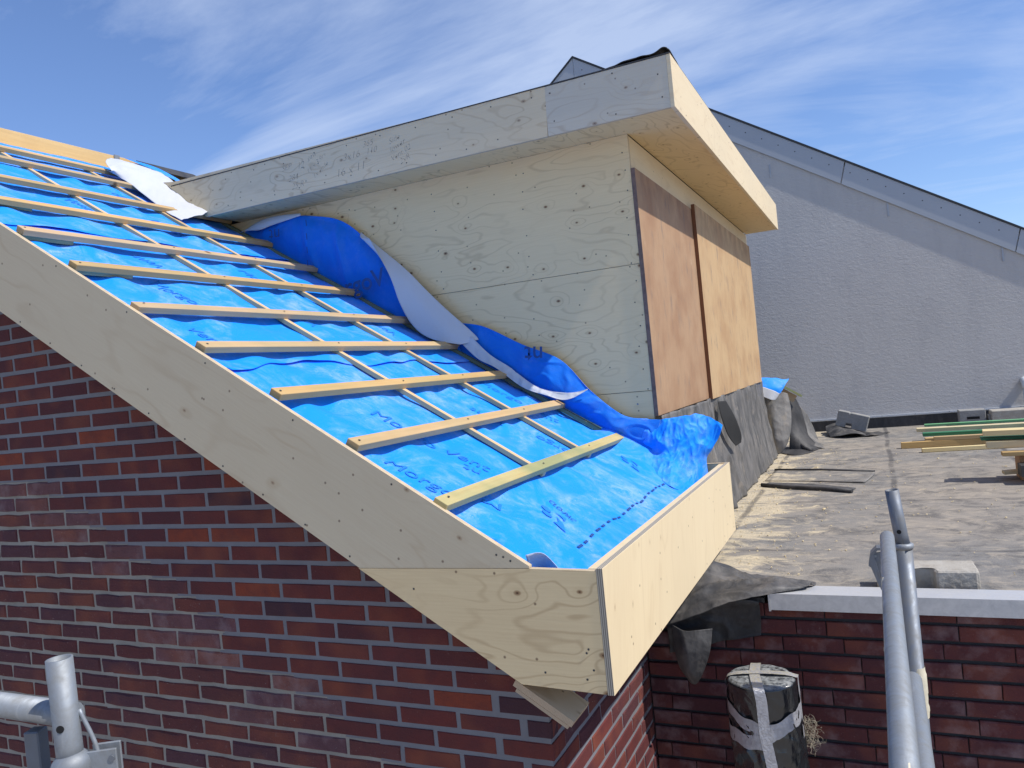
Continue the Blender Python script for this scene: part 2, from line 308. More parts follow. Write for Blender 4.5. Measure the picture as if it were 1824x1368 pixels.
# ------------------------------------------------------------------ mesh helpers
def tag(o, label=None, cat=None, group=None, kind=None):
    if label: o['label'] = label
    if cat: o['category'] = cat
    if group: o['group'] = group
    if kind: o['kind'] = kind
    return o
def attach(o, parent):
    if parent:
        o.parent = parent; o.matrix_parent_inverse = Matrix.Translation(parent_loc(parent)).inverted() if not parent.parent else Matrix.Identity(4)
    return o
def parent_loc(p): return p.location
def thing(name, loc, label, cat, group=None):
    o = bpy.data.objects.new(name, None); COL.objects.link(o); o.location = loc; o.empty_display_size = .1
    return tag(o, label, cat, group)
def mobj(name, verts, faces, mats, parent=None, smooth=False, fm=None):
    me = bpy.data.meshes.new(name); me.from_pydata([tuple(v) for v in verts], [], faces)
    if not isinstance(mats, (list, tuple)): mats = [mats]
    for m in mats: me.materials.append(m)
    bm = bmesh.new(); bm.from_mesh(me); bmesh.ops.recalc_face_normals(bm, faces=bm.faces); bm.to_mesh(me); bm.free()
    if fm:
        for p, i in zip(me.polygons, fm): p.material_index = i
    if smooth:
        for p in me.polygons: p.use_smooth = True
    me.update()
    o = bpy.data.objects.new(name, me); COL.objects.link(o)
    return attach(o, parent)
BOXF = [(0, 1, 3, 2), (4, 6, 7, 5), (0, 4, 5, 1), (2, 3, 7, 6), (0, 2, 6, 4), (1, 5, 7, 3)]   # -x +x -y +y -z +z order below
def frame_box(name, org, e, half, mat, parent=None, bevel=.0, edge=None, faces_edge=()):
    """box centred at org along unit axes e with half sizes; faces 0..5 = -e0 +e0 -e1 +e1 -e2 +e2"""
    vs = []
    for i in (-1, 1):
        for j in (-1, 1):
            for k in (-1, 1):
                vs.append(Vector(org) + e[0] * (i * half[0]) + e[1] * (j * half[1]) + e[2] * (k * half[2]))
    mats = [mat] + ([edge] if edge else [])
    o = mobj(name, vs, BOXF, mats, parent, fm=[1 if (edge and i in faces_edge) else 0 for i in range(6)])
    if bevel:
        b = o.modifiers.new('bevel', 'BEVEL'); b.width = bevel; b.segments = 1; b.limit_method = 'ANGLE'
    return o
AX = (Vector((1, 0, 0)), Vector((0, 1, 0)), Vector((0, 0, 1)))
def box(name, x0, x1, y0, y1, z0, z1, mat, parent=None, bevel=0., edge=None, fe=()):
    return frame_box(name, ((x0 + x1) / 2, (y0 + y1) / 2, (z0 + z1) / 2), AX, ((x1 - x0) / 2, (y1 - y0) / 2, (z1 - z0) / 2), mat, parent, bevel, edge, fe)
def prism(name, pts, axis, a, b, mat, parent=None, edge=None, bevel=0.):
    """polygon pts (2D) extruded along axis from a to b; axis 'y' -> pts are (x,z), 'x' -> (y,z), 'z' -> (x,y)"""
    def mk(p, t): return {'y': (p[0], t, p[1]), 'x': (t, p[0], p[1]), 'z': (p[0], p[1], t)}[axis]
    n = len(pts); vs = [mk(p, a) for p in pts] + [mk(p, b) for p in pts]
    fs = [tuple(range(n)), tuple(range(2 * n - 1, n - 1, -1))] + [(i, (i + 1) % n, n + (i + 1) % n, n + i) for i in range(n)]
    o = mobj(name, vs, fs, [mat] + ([edge] if edge else []), parent, fm=[0, 0] + [1 if edge else 0] * n)
    if bevel:
        m = o.modifiers.new('bevel', 'BEVEL'); m.width = bevel; m.segments = 1; m.limit_method = 'ANGLE'
    return o
def catmull(P, t):
    n = len(P) - 1; x = min(max(t, 0), 1) * n; i = min(int(x), n - 1); f = x - i
    g = lambda k: P[min(max(k, 0), n)]
    p0, p1, p2, p3 = g(i - 1), g(i), g(i + 1), g(i + 2)
    return .5 * ((2 * p1) + (p2 - p0) * f + (2 * p0 - 5 * p1 + 4 * p2 - p3) * f * f + (3 * p1 - p0 - 3 * p2 + p3) * f ** 3)
def patch(name, rows, nu, nv, mat, parent=None, thick=.0012, disp=None, mats=None, back=None):
    """smooth cloth surface through rows of points"""
    R = [[Vector(p) for p in r] for r in rows]; vs = []
    for j in range(nv + 1):
        for i in range(nu + 1):
            c = [catmull(r, i / nu) for r in R]; p = catmull(c, j / nv)
            if disp: p = p + disp(p, i / nu, j / nv)
            vs.append(p)
    fs = [(j * (nu + 1) + i, j * (nu + 1) + i + 1, (j + 1) * (nu + 1) + i + 1, (j + 1) * (nu + 1) + i) for j in range(nv) for i in range(nu)]
    ml = [mat] + ([back] if back else [])
    me = bpy.data.meshes.new(name); me.from_pydata([tuple(v) for v in vs], [], fs)
    for m in ml: me.materials.append(m)
    for p in me.polygons: p.use_smooth = True
    o = bpy.data.objects.new(name, me); COL.objects.link(o); attach(o, parent)
    md = o.modifiers.new('thickness', 'SOLIDIFY'); md.thickness = thick; md.offset = 0
    if back: md.material_offset = 1; md.material_offset_rim = 1
    return o
def wrinkle(a1, f1, a2=0., f2=0., d=Vector((0, 0, 1))):
    def f(p, u, v):
        r = noise.noise(p * f1) * a1
        if a2: r += (1 - abs(noise.noise(p * f2)) * 2) * a2
        return d * r
    return f
def crease(a1, f1, a2, f2, d, sx=(1, 1, 1)):
    """sharp folds: thin ridges along the zero lines of a noise, plus a fine second set"""
    def f(p, u, v):
        q = Vector((p.x * sx[0], p.y * sx[1], p.z * sx[2]))
        n1_ = abs(noise.noise(q * f1)); n2_ = abs(noise.noise(q * f2 + Vector((7, 3, 1))))
        e = min(1., min(v, 1 - v) * 6 + .25)
        return d * ((max(0., 1 - n1_ * 4.5) - .4) * a1 + (max(0., 1 - n2_ * 4) - .4) * a2 + noise.noise(q * 2.1) * a1 * .8) * e
    return f
def tube(name, path, r, mat, parent=None, seg=20, hollow=None, cap=True):
    """round bar or pipe along a polyline; r is a number or one per point"""
    P = [Vector(p) for p in path]; vs = []; fs = []
    rr = r if isinstance(r, (list, tuple)) else [r] * len(P)
    ref = None
    for i, p in enumerate(P):
        t = ((P[min(i + 1, len(P) - 1)] - P[max(i - 1, 0)])).normalized()
        if ref is None: ref = t.orthogonal().normalized()
        a = (ref - t * ref.dot(t)).normalized(); ref = a; b = t.cross(a)
        for k in range(seg):
            an = 2 * PI * k / seg; vs.append(p + (a * math.cos(an) + b * math.sin(an)) * rr[i])
    for i in range(len(P) - 1):
        for k in range(seg):
            fs.append((i * seg + k, i * seg + (k + 1) % seg, (i + 1) * seg + (k + 1) % seg, (i + 1) * seg + k))
    if hollow:                                            # open top end: a rim and an inner bore
        t = (P[-1] - P[-2]).normalized(); base = (len(P) - 1) * seg
        for dep in (0., .12):
            for k in range(seg):
                c = P[-1] - t * dep; q = (vs[base + k] - P[-1]).normalized(); vs.append(c + q * hollow)
        m0 = len(P) * seg
        for k in range(seg):
            k2 = (k + 1) % seg
            fs.append((base + k, base + k2, m0 + k2, m0 + k)); fs.append((m0 + k, m0 + k2, m0 + seg + k2, m0 + seg + k))
        fs.append(tuple(m0 + seg + k for k in range(seg))); fs.append(tuple(range(seg)))
        cap = False
    if cap: fs.append(tuple(range(seg))); fs.append(tuple((len(P) - 1) * seg + k for k in range(seg)))
    o = mobj(name, vs, fs, mat, parent)
    for p in o.data.polygons: p.use_smooth = len(p.vertices) == 4
    return o
def text_mesh(txt, size, offset=0., shear=0.):
    cu = bpy.data.curves.new('lettering', 'FONT'); cu.body = txt; cu.size = size; cu.offset = offset; cu.shear = shear; cu.align_x = 'CENTER'; cu.align_y = 'CENTER'; cu.resolution_u = 3
    o = bpy.data.objects.new('lettering', cu); COL.objects.link(o)
    dg = bpy.context.evaluated_depsgraph_get(); me = bpy.data.meshes.new_from_object(o.evaluated_get(dg))
    bpy.data.objects.remove(o); return me
def lettering(name, txt, size, place, mat, parent, offset=0., shear=0., sub=0.):
    """flat lettering whose 2D coordinates are laid on a surface by place(x, y)"""
    me = text_mesh(txt, size, offset, shear)
    if sub:
        bm = bmesh.new(); bm.from_mesh(me)
        x0, x1 = min(v.co.x for v in bm.verts), max(v.co.x for v in bm.verts); y0, y1 = min(v.co.y for v in bm.verts), max(v.co.y for v in bm.verts)
        for ax, lo, hi in ((0, x0, x1), (1, y0, y1)):
            k = lo + sub
            while k < hi:
                pl = [0, 0, 0]; pl[ax] = k; nn = [0, 0, 0]; nn[ax] = 1
                bmesh.ops.bisect_plane(bm, geom=bm.verts[:] + bm.edges[:] + bm.faces[:], plane_co=pl, plane_no=nn); k += sub
        bm.to_mesh(me); bm.free()
    for v in me.vertices: v.co = place(v.co.x, v.co.y)
    me.materials.clear(); me.materials.append(mat); me.name = name
    o = bpy.data.objects.new(name, me); COL.objects.link(o); o['kind'] = 'stuff'; return attach(o, parent)
def screws(name, pts, nrm, r, mat, parent):
    """small dark screw heads set just proud of a board, joined"""
    vs = []; fs = []; nrm = Vector(nrm).normalized(); a = nrm.orthogonal().normalized(); b = nrm.cross(a)
    for p in pts:
        p = Vector(p); k0 = len(vs)
        for t in (0, .0005):
            for k in range(6): vs.append(p + nrm * t + (a * math.cos(k * PI / 3) + b * math.sin(k * PI / 3)) * r)
        fs.append(tuple(k0 + 6 + k for k in range(6)))
        for k in range(6): fs.append((k0 + k, k0 + (k + 1) % 6, k0 + 6 + (k + 1) % 6, k0 + 6 + k))
    o = mobj(name, vs, fs, mat, parent); o['kind'] = 'stuff'; return o
M_screw = simple('dark screw head', (.05, .05, .05), .5)

# ------------------------------------------------------------------ setting: ground, flat roof
tag(box('ground', -300, 300, -300, 300, -3.3, -3.2, M_ground), kind='structure')
ZF = .05
def flat_sheet():
    vs = []; fs = []; nx, ny = 60, 60
    for j in range(ny + 1):
        for i in range(nx + 1):
            x = -.2 + 9 * (i / nx) ** 1.6; y = 1.10 + 6.3 * j / ny
            z = ZF + .004 * noise.noise(Vector((x * 1.4, y * 1.4, 0))) + (.018 * math.exp(-((y - 1.10) / .05) ** 2))
            vs.append((x, y, z))
    for j in range(ny):
        for i in range(nx): a = j * (nx + 1) + i; fs.append((a, a + 1, a + nx + 2, a + nx + 1))
    n0 = len(vs); vs += [(-.2, 1.10, -.2), (8.8, 1.10, -.2), (8.8, 7.4, -.2), (-.2, 7.4, -.2)]; fs.append((n0, n0 + 3, n0 + 2, n0 + 1))
    o = mobj('flat_roof', vs, fs, M_flat, smooth=True); return tag(o, kind='structure')
flat_sheet()

# ------------------------------------------------------------------ bricks
def brick_mesh(name, L, H, jit, cham, mat, seed):
    rn = random.Random(seed); D = .05
    j = lambda a=1.: rn.uniform(-jit, jit) * a
    vs = []; h, l = H / 2, L / 2
    xs = (-l, -l * .33, l * .33, l)
    # front ring (chamfered face, y=-), face verts 2 rows x 4
    for z in (-h, h):
        for x in xs: vs.append((x + (cham if x < -l + 1e-6 else -cham if x > l - 1e-6 else 0) + j(), -.0 + j(.5), z + (cham if z < 0 else -cham) + j()))
    for z in (-h, h):
        for x in xs: vs.append((x + j(.6), cham * 1.1, z + j(.8)))
    for z in (-h, h):
        for x in (-l, l): vs.append((x, D, z))
    fs = [(i, i + 1, i + 5, i + 4) for i in range(3)]
    fs += [(8 + i, 9 + i, 1 + i, i) for i in range(3)] + [(4 + i, 5 + i, 13 + i, 12 + i) for i in range(3)]
    fs += [(8, 0, 4, 12), (3, 11, 15, 7), (16, 8, 12, 18), (11, 17, 19, 15)]
    fs += [(16, 17, 11, 10, 9, 8), (12, 13, 14, 15, 19, 18), (16, 18, 19, 17)]
    me = bpy.data.meshes.new(name); me.from_pydata(vs, [], fs); me.materials.append(mat)
    bm = bmesh.new(); bm.from_mesh(me); bmesh.ops.recalc_face_normals(bm, faces=bm.faces); bm.to_mesh(me); bm.free(); return me
PC = .0625; PL = .2107
def variants(nm, L, H, jit, cham, mat, n=5): return [brick_mesh(nm, L, H, jit, cham, mat, i * 13 + 5) for i in range(n)]
V_new = variants('brick', .199, .0470, .0012, .002, M_brick_new); V_newh = variants('brick', .0995, .0470, .001, .002, M_brick_new, 3)
V_old = variants('brick', .200, .0490, .0034, .0045, M_brick_old); V_oldh = variants('brick', .0995, .0490, .002, .004, M_brick_old, 3)
V_lime = variants('brick', .203, .0505, .0028, .004, M_brick_lime, 4)
V_long = variants('brick', .2065, .0500, .0016, .0025, M_brick_long); V_longh = variants('brick', .100, .0500, .0015, .0025, M_brick_long, 3)
def put_brick(mesh, x, y, z, rz, parent, sx=1., sz=1.):
    o = bpy.data.objects.new('brick', mesh); COL.objects.link(o); attach(o, parent)
    o.location = (x, y, z); o.rotation_euler = (random.uniform(-.003, .003), random.uniform(-.004, .004), rz + random.uniform(-.004, .004)); o.scale = (sx, 1, sz)
    return o
bound = {12: -2.06, 11: -1.97, 10: -1.84, 9: -1.75, 8: -1.64, 7: -1.53, 6: -1.41, 5: -1.32, 4: -1.2, 3: -1.21, 2: -1.23, 1: -.91, 0: -.78, -1: -.72, -2: -.59, -3: -.5, -4: -.38, -5: -.3, -6: -.17, -7: -.1}
def new_from(j): return bound.get(j, -9 if j > 12 else -.02)
gw = thing('gable_wall', (0, 0, -3.2), 'red brick gable wall in shade under the sloping plywood verge board', 'wall')
roofline = lambda x: .40 - .62 * x
# solid wall body and mortar faces
prism('wall_core', [(-4.6, -3.2), (-.006, -3.2), (-.006, .40), (-4.6, .40 + .62 * 4.6)], 'y', .030, .21, M_mort_old, gw)
mv = []; mf = []; mm = []
for j in range(-10, 42):
    zt, zb = j * PC, (j - 1) * PC
    xr = min(-.004, (.42 - zt) / .62 if zt > .40 else -.004); xb = min(new_from(j) - .006, xr)
    for x0, x1, mi, yy in ((-3.6, xb, 0, .0045), (xb, xr, 1, .0028)):
        if x1 - x0 < .01: continue
        k = len(mv); mv += [(x0, yy, zb), (x1, yy, zb), (x1, yy, zt), (x0, yy, zt), (x0, .030, zb), (x1, .030, zb), (x1, .030, zt), (x0, .030, zt)]
        mf += [(k, k + 1, k + 2, k + 3), (k + 3, k + 2, k + 6, k + 7), (k + 1, k + 5, k + 6, k + 2)]; mm += [mi] * 3
mobj('mortar', mv, mf, [M_mort_old, M_mort_new], gw, fm=mm)
nb = 0
def left_lim(z): return -2.62 + .05 * z
for j in range(-7, 30):
    z = (j - .5) * PC
    if j % 2: js = [0, -.172] + [-.172 - PL * k for k in range(1, 14)]
    else: js = [0, -.087] + [-.087 - PL * k for k in range(1, 14)]
    for a, b in zip(js[:-1], js[1:]):
        if b < left_lim(z) - .1 or z + .02 > roofline(a) - .01 - .62 * 0: continue
        if z + .03 > .33 - .62 * b: continue
        cx = (a + b) / 2 - (.003 if a < 0 else -.0005); L = a - b; isnew = cx > new_from(j)
        nearb = (not isnew) and cx > new_from(j) - .42 and random.random() < .75
        full = L > .14
        vs = (V_new if full else V_newh) if isnew else ((V_lime if nearb else V_old) if full else V_oldh)
        jl = .0145 if isnew else .0115
        want = L - jl; have = {id(V_new): .199, id(V_newh): .0995, id(V_old): .200, id(V_oldh): .0995, id(V_lime): .203}[id(vs)]
        put_brick(random.choice(vs), cx + jl / 2 if a == 0 else cx, random.uniform(-.0008, .0012), z + random.uniform(-.0012, .0012), 0, gw, want / have)
        nb += 1
# the house front wall under the eave, side face x = 0, facing right, sunlit
fw = thing('front_wall', (0, .5, -3.2), 'sunlit narrow red brick front wall beside the gable corner under the plywood eave box', 'wall')
box('wall_core', -.21, -.030, .212, 1.02, -3.2, .28, M_mort_old, fw)
box('mortar', -.0295, -.0035, .006, 1.02, -1.1, .28, M_mort_new, fw)
for j in range(-9, 4):
    z = (j - .5) * PC
    js = [0, .1] + [.1 + .2085 * k for k in range(1, 6)] if j % 2 else [0, .204] + [.204 + .2085 * k for k in range(1, 6)]
    for a, b in zip(js[:-1], js[1:]):
        if a > .98: continue
        b2 = min(b, 1.0); L = b2 - a; cy = (a + b2) / 2
        old = cy > .42 - .12 * (j + 3) and j < 1
        full = L > .14; vs = (V_old if full else V_oldh) if old else (V_new if full else V_newh); have = (.2 if full else .0995) if old else (.199 if full else .0995)
        put_brick(random.choice(vs), .0005 + random.uniform(-.0006, .0006), cy + (.004 if a == 0 else 0), z, PI / 2, fw, (L - .0105) / have)
# right hand wall below the flat roof, faces -y at y = .98
rw = thing('low_wall', (1.5, .98, -3.2), 'dark red brown brick wall with deep black joints under the metal roof edge', 'wall')
prism('wall_core', [(.004, -3.2), (6, -3.2), (6, .045), (.004, .045)], 'y', 1.012, 1.13, M_mort_dark, rw)
box('mortar', .004, 2.4, .994, 1.011, -1.3, .044, M_mort_dark, rw)
PR = .0634
for j in range(0, 13):
    z = .0265 - j * PR
    offs = [-.107, 0., -.05, .0, -.098, 0., -.07, -.105, 0.02, -.09, 0, -.11, -.03][j]
    x = .008; nx = .208 * .0 + (.1 if j % 2 else .19)
    js = [.004]; c = .155 + offs
    while c < 1.75:
        if c > .06: js.append(c)
        c += .2085 if random.random() > .22 else .104
    js.append(1.75)
    for a, b in zip(js[:-1], js[1:]):
        L = b - a
        if L < .04: continue
        full = L > .15; vs = V_long if full else V_longh; have = .2065 if full else .1
        put_brick(random.choice(vs), (a + b) / 2, .980 + random.uniform(-.0015, .0015), z + random.uniform(-.001, .001), 0, rw, (L - .0032) / have)
# metal coping on it
cp = prism('coping', [(.952, .034), (.958, .034), (.958, .088), (1.10, .078), (1.10, .084), (.952, .094)], 'x', .495, 4.2, M_alu, rw)
box('coping_end', .488, .4945, .948, 1.09, .030, .097, M_alu, rw)
box('roof_edge_slab', .006, .47, .985, 1.10, .0465, .068, M_rub, rw)

# ------------------------------------------------------------------ pitched roof
roof = thing('pitched_roof', (-1.2, .7, .3), 'pitched roof under construction, blue underlay with bare wooden battens and plywood verge', 'roof')
zr = lambda x, d: d - .62 * x
# verge boards (upper piece and box side piece), 18 mm
prism('verge_board', [(-4.4, zr(-4.4, .163)), (-.490, .4665), (.052, .4735), (.052, .4790), (-4.4, zr(-4.4, .5106))], 'y', -.150, -.132, M_ply_verge, roof, edge=M_edge_y)
prism('verge_board', [(-.4925, .4650), (-.002, .1635), (.2355, .1545), (.2355, .4685), (.0535, .4720)], 'y', -.1505, -.1325, M_ply_box, roof, edge=M_edge_y)
vb = [o for o in roof.children]
screws('screw', [(x, -.1505, zr(x, .178)) for x in [-2.05 + .153 * k for k in range(11)]] + [(x, -.1505, zr(x, .49)) for x in [-2.0 + .33 * k for k in range(7)]] + [(-.04, -.1505, .508), (.0, -.1505, .492)], (0, -1, 0), .0032, M_screw, vb[0])
screws('screw', [(.205, -.151, .215), (.196, -.151, .268), (.19, -.151, .258), (.07, -.151, .2), (.185, -.151, .19), (-.31, -.151, .41)], (0, -1, 0), .0032, M_screw, vb[1])
box('fascia_board', .236, .254, -.1515, 1.765, .1535, .4755, M_ply_boxe, roof, .0008, M_edge_x, (2, 3, 4, 5))
box('fascia_backing', .207, .2345, -.130, 1.745, .19, .4700, M_ply_boxe, roof, .001)
box('box_end_board', -.02, .2345, 1.747, 1.765, .17, .474, M_ply_box, roof, 0, M_edge_y, (0, 1, 4, 5))
# sloping soffit plank whose end shows below the box
ctr = lambda x, y, d: Vector((x, y, zr(x, d)))
def slope_box(name, x0, x1, y0, y1, dtop, th, mat, parent, bevel=0., edge=None, fe=(), e1=None):
    """box lying in the roof slope; dtop = intercept of the top face, th = thickness along the normal"""
    c = ctr((x0 + x1) / 2, (y0 + y1) / 2, dtop) - SN * (th / 2)
    return frame_box(name, c, (SL, YV, SN), ((x1 - x0) / 2 / SL.x, (y1 - y0) / 2, th / 2), mat, parent, bevel, edge, fe)
slope_box('soffit_board', -.03, .128, -.130, -.010, .1455, .018, M_ply_plank, roof, 0, M_edge_n, (1, 2, 3))
slope_box('soffit_board', -.03, .112, -.128, -.008, .122, .010, M_ply_plank, roof, 0, M_edge_n, (1, 2, 3))
# rafters and deck below the sheet
slope_box('rafter', -3.6, -.14, -.131, -.085, .462, .05, M_treat, roof)
slope_box('rafter', -.16, .02, -.131, -.088, .464, .05, M_brown, roof, .001)
slope_box('roof_deck', -3.5, .19, -.08, 1.61, .442, .018, M_ply_plank, roof)
slope_box('roof_deck', -3.5, .19, .02, 1.735, .415, .018, M_ply_plank, roof)

XB = [-1.919, -1.640, -1.340, -1.072, -.788, -.510, -.222]
XU = [-2.236, -2.539, -2.866]
def edge_y(x):
    y = -.128
    for xb in XB + [-2.22]:
        t = (x - xb - .03) / .15
        if 0 < t < 1: y += .036 * math.sin(PI * t) ** 1.5
    if x > -.17: y += .055 * math.exp(-((x + .09) / .055) ** 2)
    return y
def zsheet(x, y, lift=0.):
    p = Vector((x, y, 0))
    w = .0055 * noise.noise(p * 3.1) + .0035 * noise.noise(Vector((x * 3, y * 11, 2)))
    for xb in XB + XU:                               # ripples where the sheet passes below a batten
        t = (x - xb - .025)
        if -.03 < t < .14: w += (.010 * math.sin(y * 19 + xb * 31 + 2 * math.sin(y * 7)) - .003 + .009 * noise.noise(Vector((y * 9, xb * 7, 1)))) * math.exp(-(t / .055) ** 2)
    if x > -.18: w += .012 * noise.noise(Vector((x * 9, y * 7, 5))) * min(1, (x + .18) * 5)
    up = 0.
    if y > 1.38 and x > -.34: up = .075 * ((y - 1.38) / .2) ** 2 * min(1, (x + .34) / .1) * max(0., 1 - max(0, x + .02) * 8) if y < 1.6 else 0
    return zr(x, .472) + w + lift + min(up, .09)
def strip(name, x0, x1, lift, y1=1.62, wav=.02, nx=70, ny=130):
    vs = []
    for i in range(nx + 1):
        for k in range(ny + 1):
            y = k / ny
            xx = x0 + (x1 - x0) * i / nx
            ye = edge_y(xx); yy = ye + (y1 - ye) * y
            if i > nx * .6: xx += wav * (i / nx - .6) / .4 * (noise.noise(Vector((yy * 1.7, x1, 4))) * 1.6)
            l = lift
            if x1 < -.5 and i > nx - 6: l += .009 * ((i - nx + 6) / 6) ** 2 * (.5 + .9 * noise.noise(Vector((yy * 4, x1 * 3, 8))))
            z = zsheet(xx, yy, l)
            if k < 3: z += .004 * (2 - k) * (1 if noise.noise(Vector((xx * 7, 0, 0))) > 0 else -1)
            vs.append((xx, yy, z))
    fs = [(i * (ny + 1) + k, i * (ny + 1) + k + 1, (i + 1) * (ny + 1) + k + 1, (i + 1) * (ny + 1) + k) for i in range(nx) for k in range(ny)]
    o = mobj(name, vs, fs, M_blue, roof, smooth=True)
    m = o.modifiers.new('thickness', 'SOLIDIFY'); m.thickness = .0012; m.offset = -1
    return o
sh1 = strip('underlay_sheet', -1.16, .195, 0., 1.62)
sh2 = strip('underlay_sheet', -2.20, -.985, .006, 1.62, .05)
sh3 = strip('underlay_sheet', -3.30, -2.05, .012, 1.62, .05)
# end bit of the sheet past the dormer corner, inside the box
patch('underlay_end', [[(-.02, 1.60, zr(-.02, .50)), (.06, 1.60, zr(.06, .478)), (.13, 1.61, zr(.13, .474)), (.193, 1.61, zr(.193, .47))],
                       [(-.02, 1.70, zr(-.02, .50)), (.06, 1.69, zr(.06, .485)), (.13, 1.69, zr(.13, .478)), (.193, 1.69, zr(.193, .475))],
                       [(-.02, 1.74, zr(-.02, .50)), (.06, 1.73, zr(.06, .485)), (.13, 1.735, zr(.13, .48)), (.193, 1.735, zr(.193, .478))]], 16, 16, M_blue, roof, disp=wrinkle(.008, 14))
# battens across the roof, counter battens below them
D_T = .530; BT = .024
for i, xb in enumerate(XB):
    y0 = [-.121, -.131, -.141, -.130, -.122, -.130, -.147][i] + .01; y1 = [1.575, 1.60, 1.60, 1.60, 1.58, 1.60, 1.605][i]
    b = slope_box('batten', xb + .002, xb + .0405, y0, y1, D_T + random.uniform(-.002, .002), BT, M_bat_g if i in (6,) else M_bat, roof, .0015)
bats = [o for o in roof.children if o.name.startswith('batten') and 'offcut' not in o.name]
for b, xb in zip(bats, XB):
    screws('nail', [ctr(xb + .02 + random.uniform(-.006, .006), yy + random.uniform(-.01, .01), D_T + .0025) for yy in (-.09, .60, 1.105, 1.56)], SN, .0042, M_screw, b)
for xb in XU + [-3.066]:
    slope_box('batten', xb + .002, xb + .0405, -.13, 1.60, D_T + random.uniform(-.002, .002), BT, M_bat, roof, .0015)
for (x0, x1, yc) in ((-3.15, -.196, .60), (-3.15, -.196, 1.105), (-3.15, -.205, 1.575)):
    slope_box('counter_batten', x0, x1, yc - .012, yc + .012, .5005, .018, M_treat if yc > 1.5 else M_cbat, roof, .001)
slope_box('batten_offcut', -1.655, -1.625, -.125, .13, .5005, .016, M_bat_g, roof, .001)
slope_box('batten_offcut', -1.93, -1.90, -.125, .10, .5005, .016, M_bat_g, roof, .001)
slope_box('batten_offcut', -2.262, -2.228, -.125, .17, .5005, .016, M_bat_g, roof, .001)
# ridge beam
box('ridge_beam', -3.46, -3.405, -.12, 3.4, 2.52, 2.655, M_ridge, roof, .002)
box('rafter_hanger', -3.402, -3.398, 1.56, 1.60, 2.55, 2.66, M_galv, roof)
slope_box('ridge_flap', -3.39, -3.24, 1.72, 2.2, .552, .004, M_rub_blk, roof)

# print on the underlay
def on_sheet(cx, cy, ang, lift=.0045):
    ca, sa = math.cos(ang), math.sin(ang)
    def f(a, b):
        u, w = a * ca - b * sa, a * sa + b * ca          # u along the slope downwards, w along y
        x = cx + u * SL.x; y = cy + w
        return Vector((x, y, zsheet(x, y) + lift + (.006 if x < -.97 else 0)))
    return f
def word(txt, cx, cy, ang, size=.085, mat=None, par=None, lift=.0035):
    lettering('printed_word', txt, size, on_sheet(cx, cy, ang, lift), mat or M_ink, par or sh1, 0., 0, .02)
A0 = math.radians(0); A1 = PI
word('Morgo Vent', -.50, .33, math.radians(14), .095)
word('Vent', -.56, .90, PI + math.radians(12), .085)
word('Morgo', -.30, 1.03, PI + math.radians(14), .085)
word('Morgo Vent', -.62, 1.36, math.radians(16), .085)
word('Morgo', -.36, .02, math.radians(12), .09)
word('M', -.200, .165, math.radians(205), .10)
word('nt', -.33, .30, math.radians(200), .08)
for cx, cy, t, a in ((-1.55, .25, 'Morgo', 10), (-1.35, .75, 'Vent', 190), (-1.75, .95, 'Morgo', 10), (-1.3, 1.3, 'Vent', 190), (-1.2, .05, 'Vent', 12), (-1.85, .4, 'Vent', 190)):
    word(t, cx, cy, math.radians(a), .085, None, sh2)
for cx, cy, t, a in ((-2.45, .55, 'Vent', 10), (-2.65, 1.0, 'Morgo', 190), (-2.3, .95, 'Morgo', 10)):
    word(t, cx, cy, math.radians(a), .085, None, sh3, .009)
def mark(name, pts, mat, par, lift=.0036):
    vs = [(x, y, zsheet(x, y) + lift) for x, y in pts]; mobj(name, vs, [tuple(range(len(vs)))], mat, par)
k = 0; y = .205                                             # dashed overlap line
while y < 1.46:
    x = .056 - .02 * (y - .205) / 1.25; ln = .026 if k % 3 else .04
    mark('overlap_dash', [(x - .004, y), (x + .004, y), (x + .004, y + ln), (x - .004, y + ln)], M_ink2, sh1); y += .062; k += 1
def logo(cx, cy, s_, par):
    def L(px, py): return (cx + px * s_ * .85, cy + py * s_)
    def ell(ex, ey, rx, ry, ang):
        r = []
        for q in range(18):
            t = 2 * PI * q / 18; a, b = rx * math.cos(t), ry * math.sin(t)
            r.append(L(ex + a * math.cos(ang) - b * math.sin(ang), ey + a * math.sin(ang) + b * math.cos(ang)))
        return r
    mark('printed_logo', ell(-.55, .50, .30, .17, -.5), M_ink, par)
    mark('printed_logo', ell(-.30, .05, .30, .17, -.4), M_ink, par)
    mark('printed_logo', [L(-.20, .75), L(.42, .72), L(.48, .30), L(.25, .55)], M_ink, par)
    mark('printed_logo', [L(.05, .35), L(.55, .0), L(.95, -.65), L(.2, -.35), L(.35, -.1)], M_ink, par)
logo(-.062, .31, .075, sh1); logo(-.11, 1.36, .07, sh1)
word('CLO-PAC', -.065, .405, math.radians(-20), .03, M_ink2)

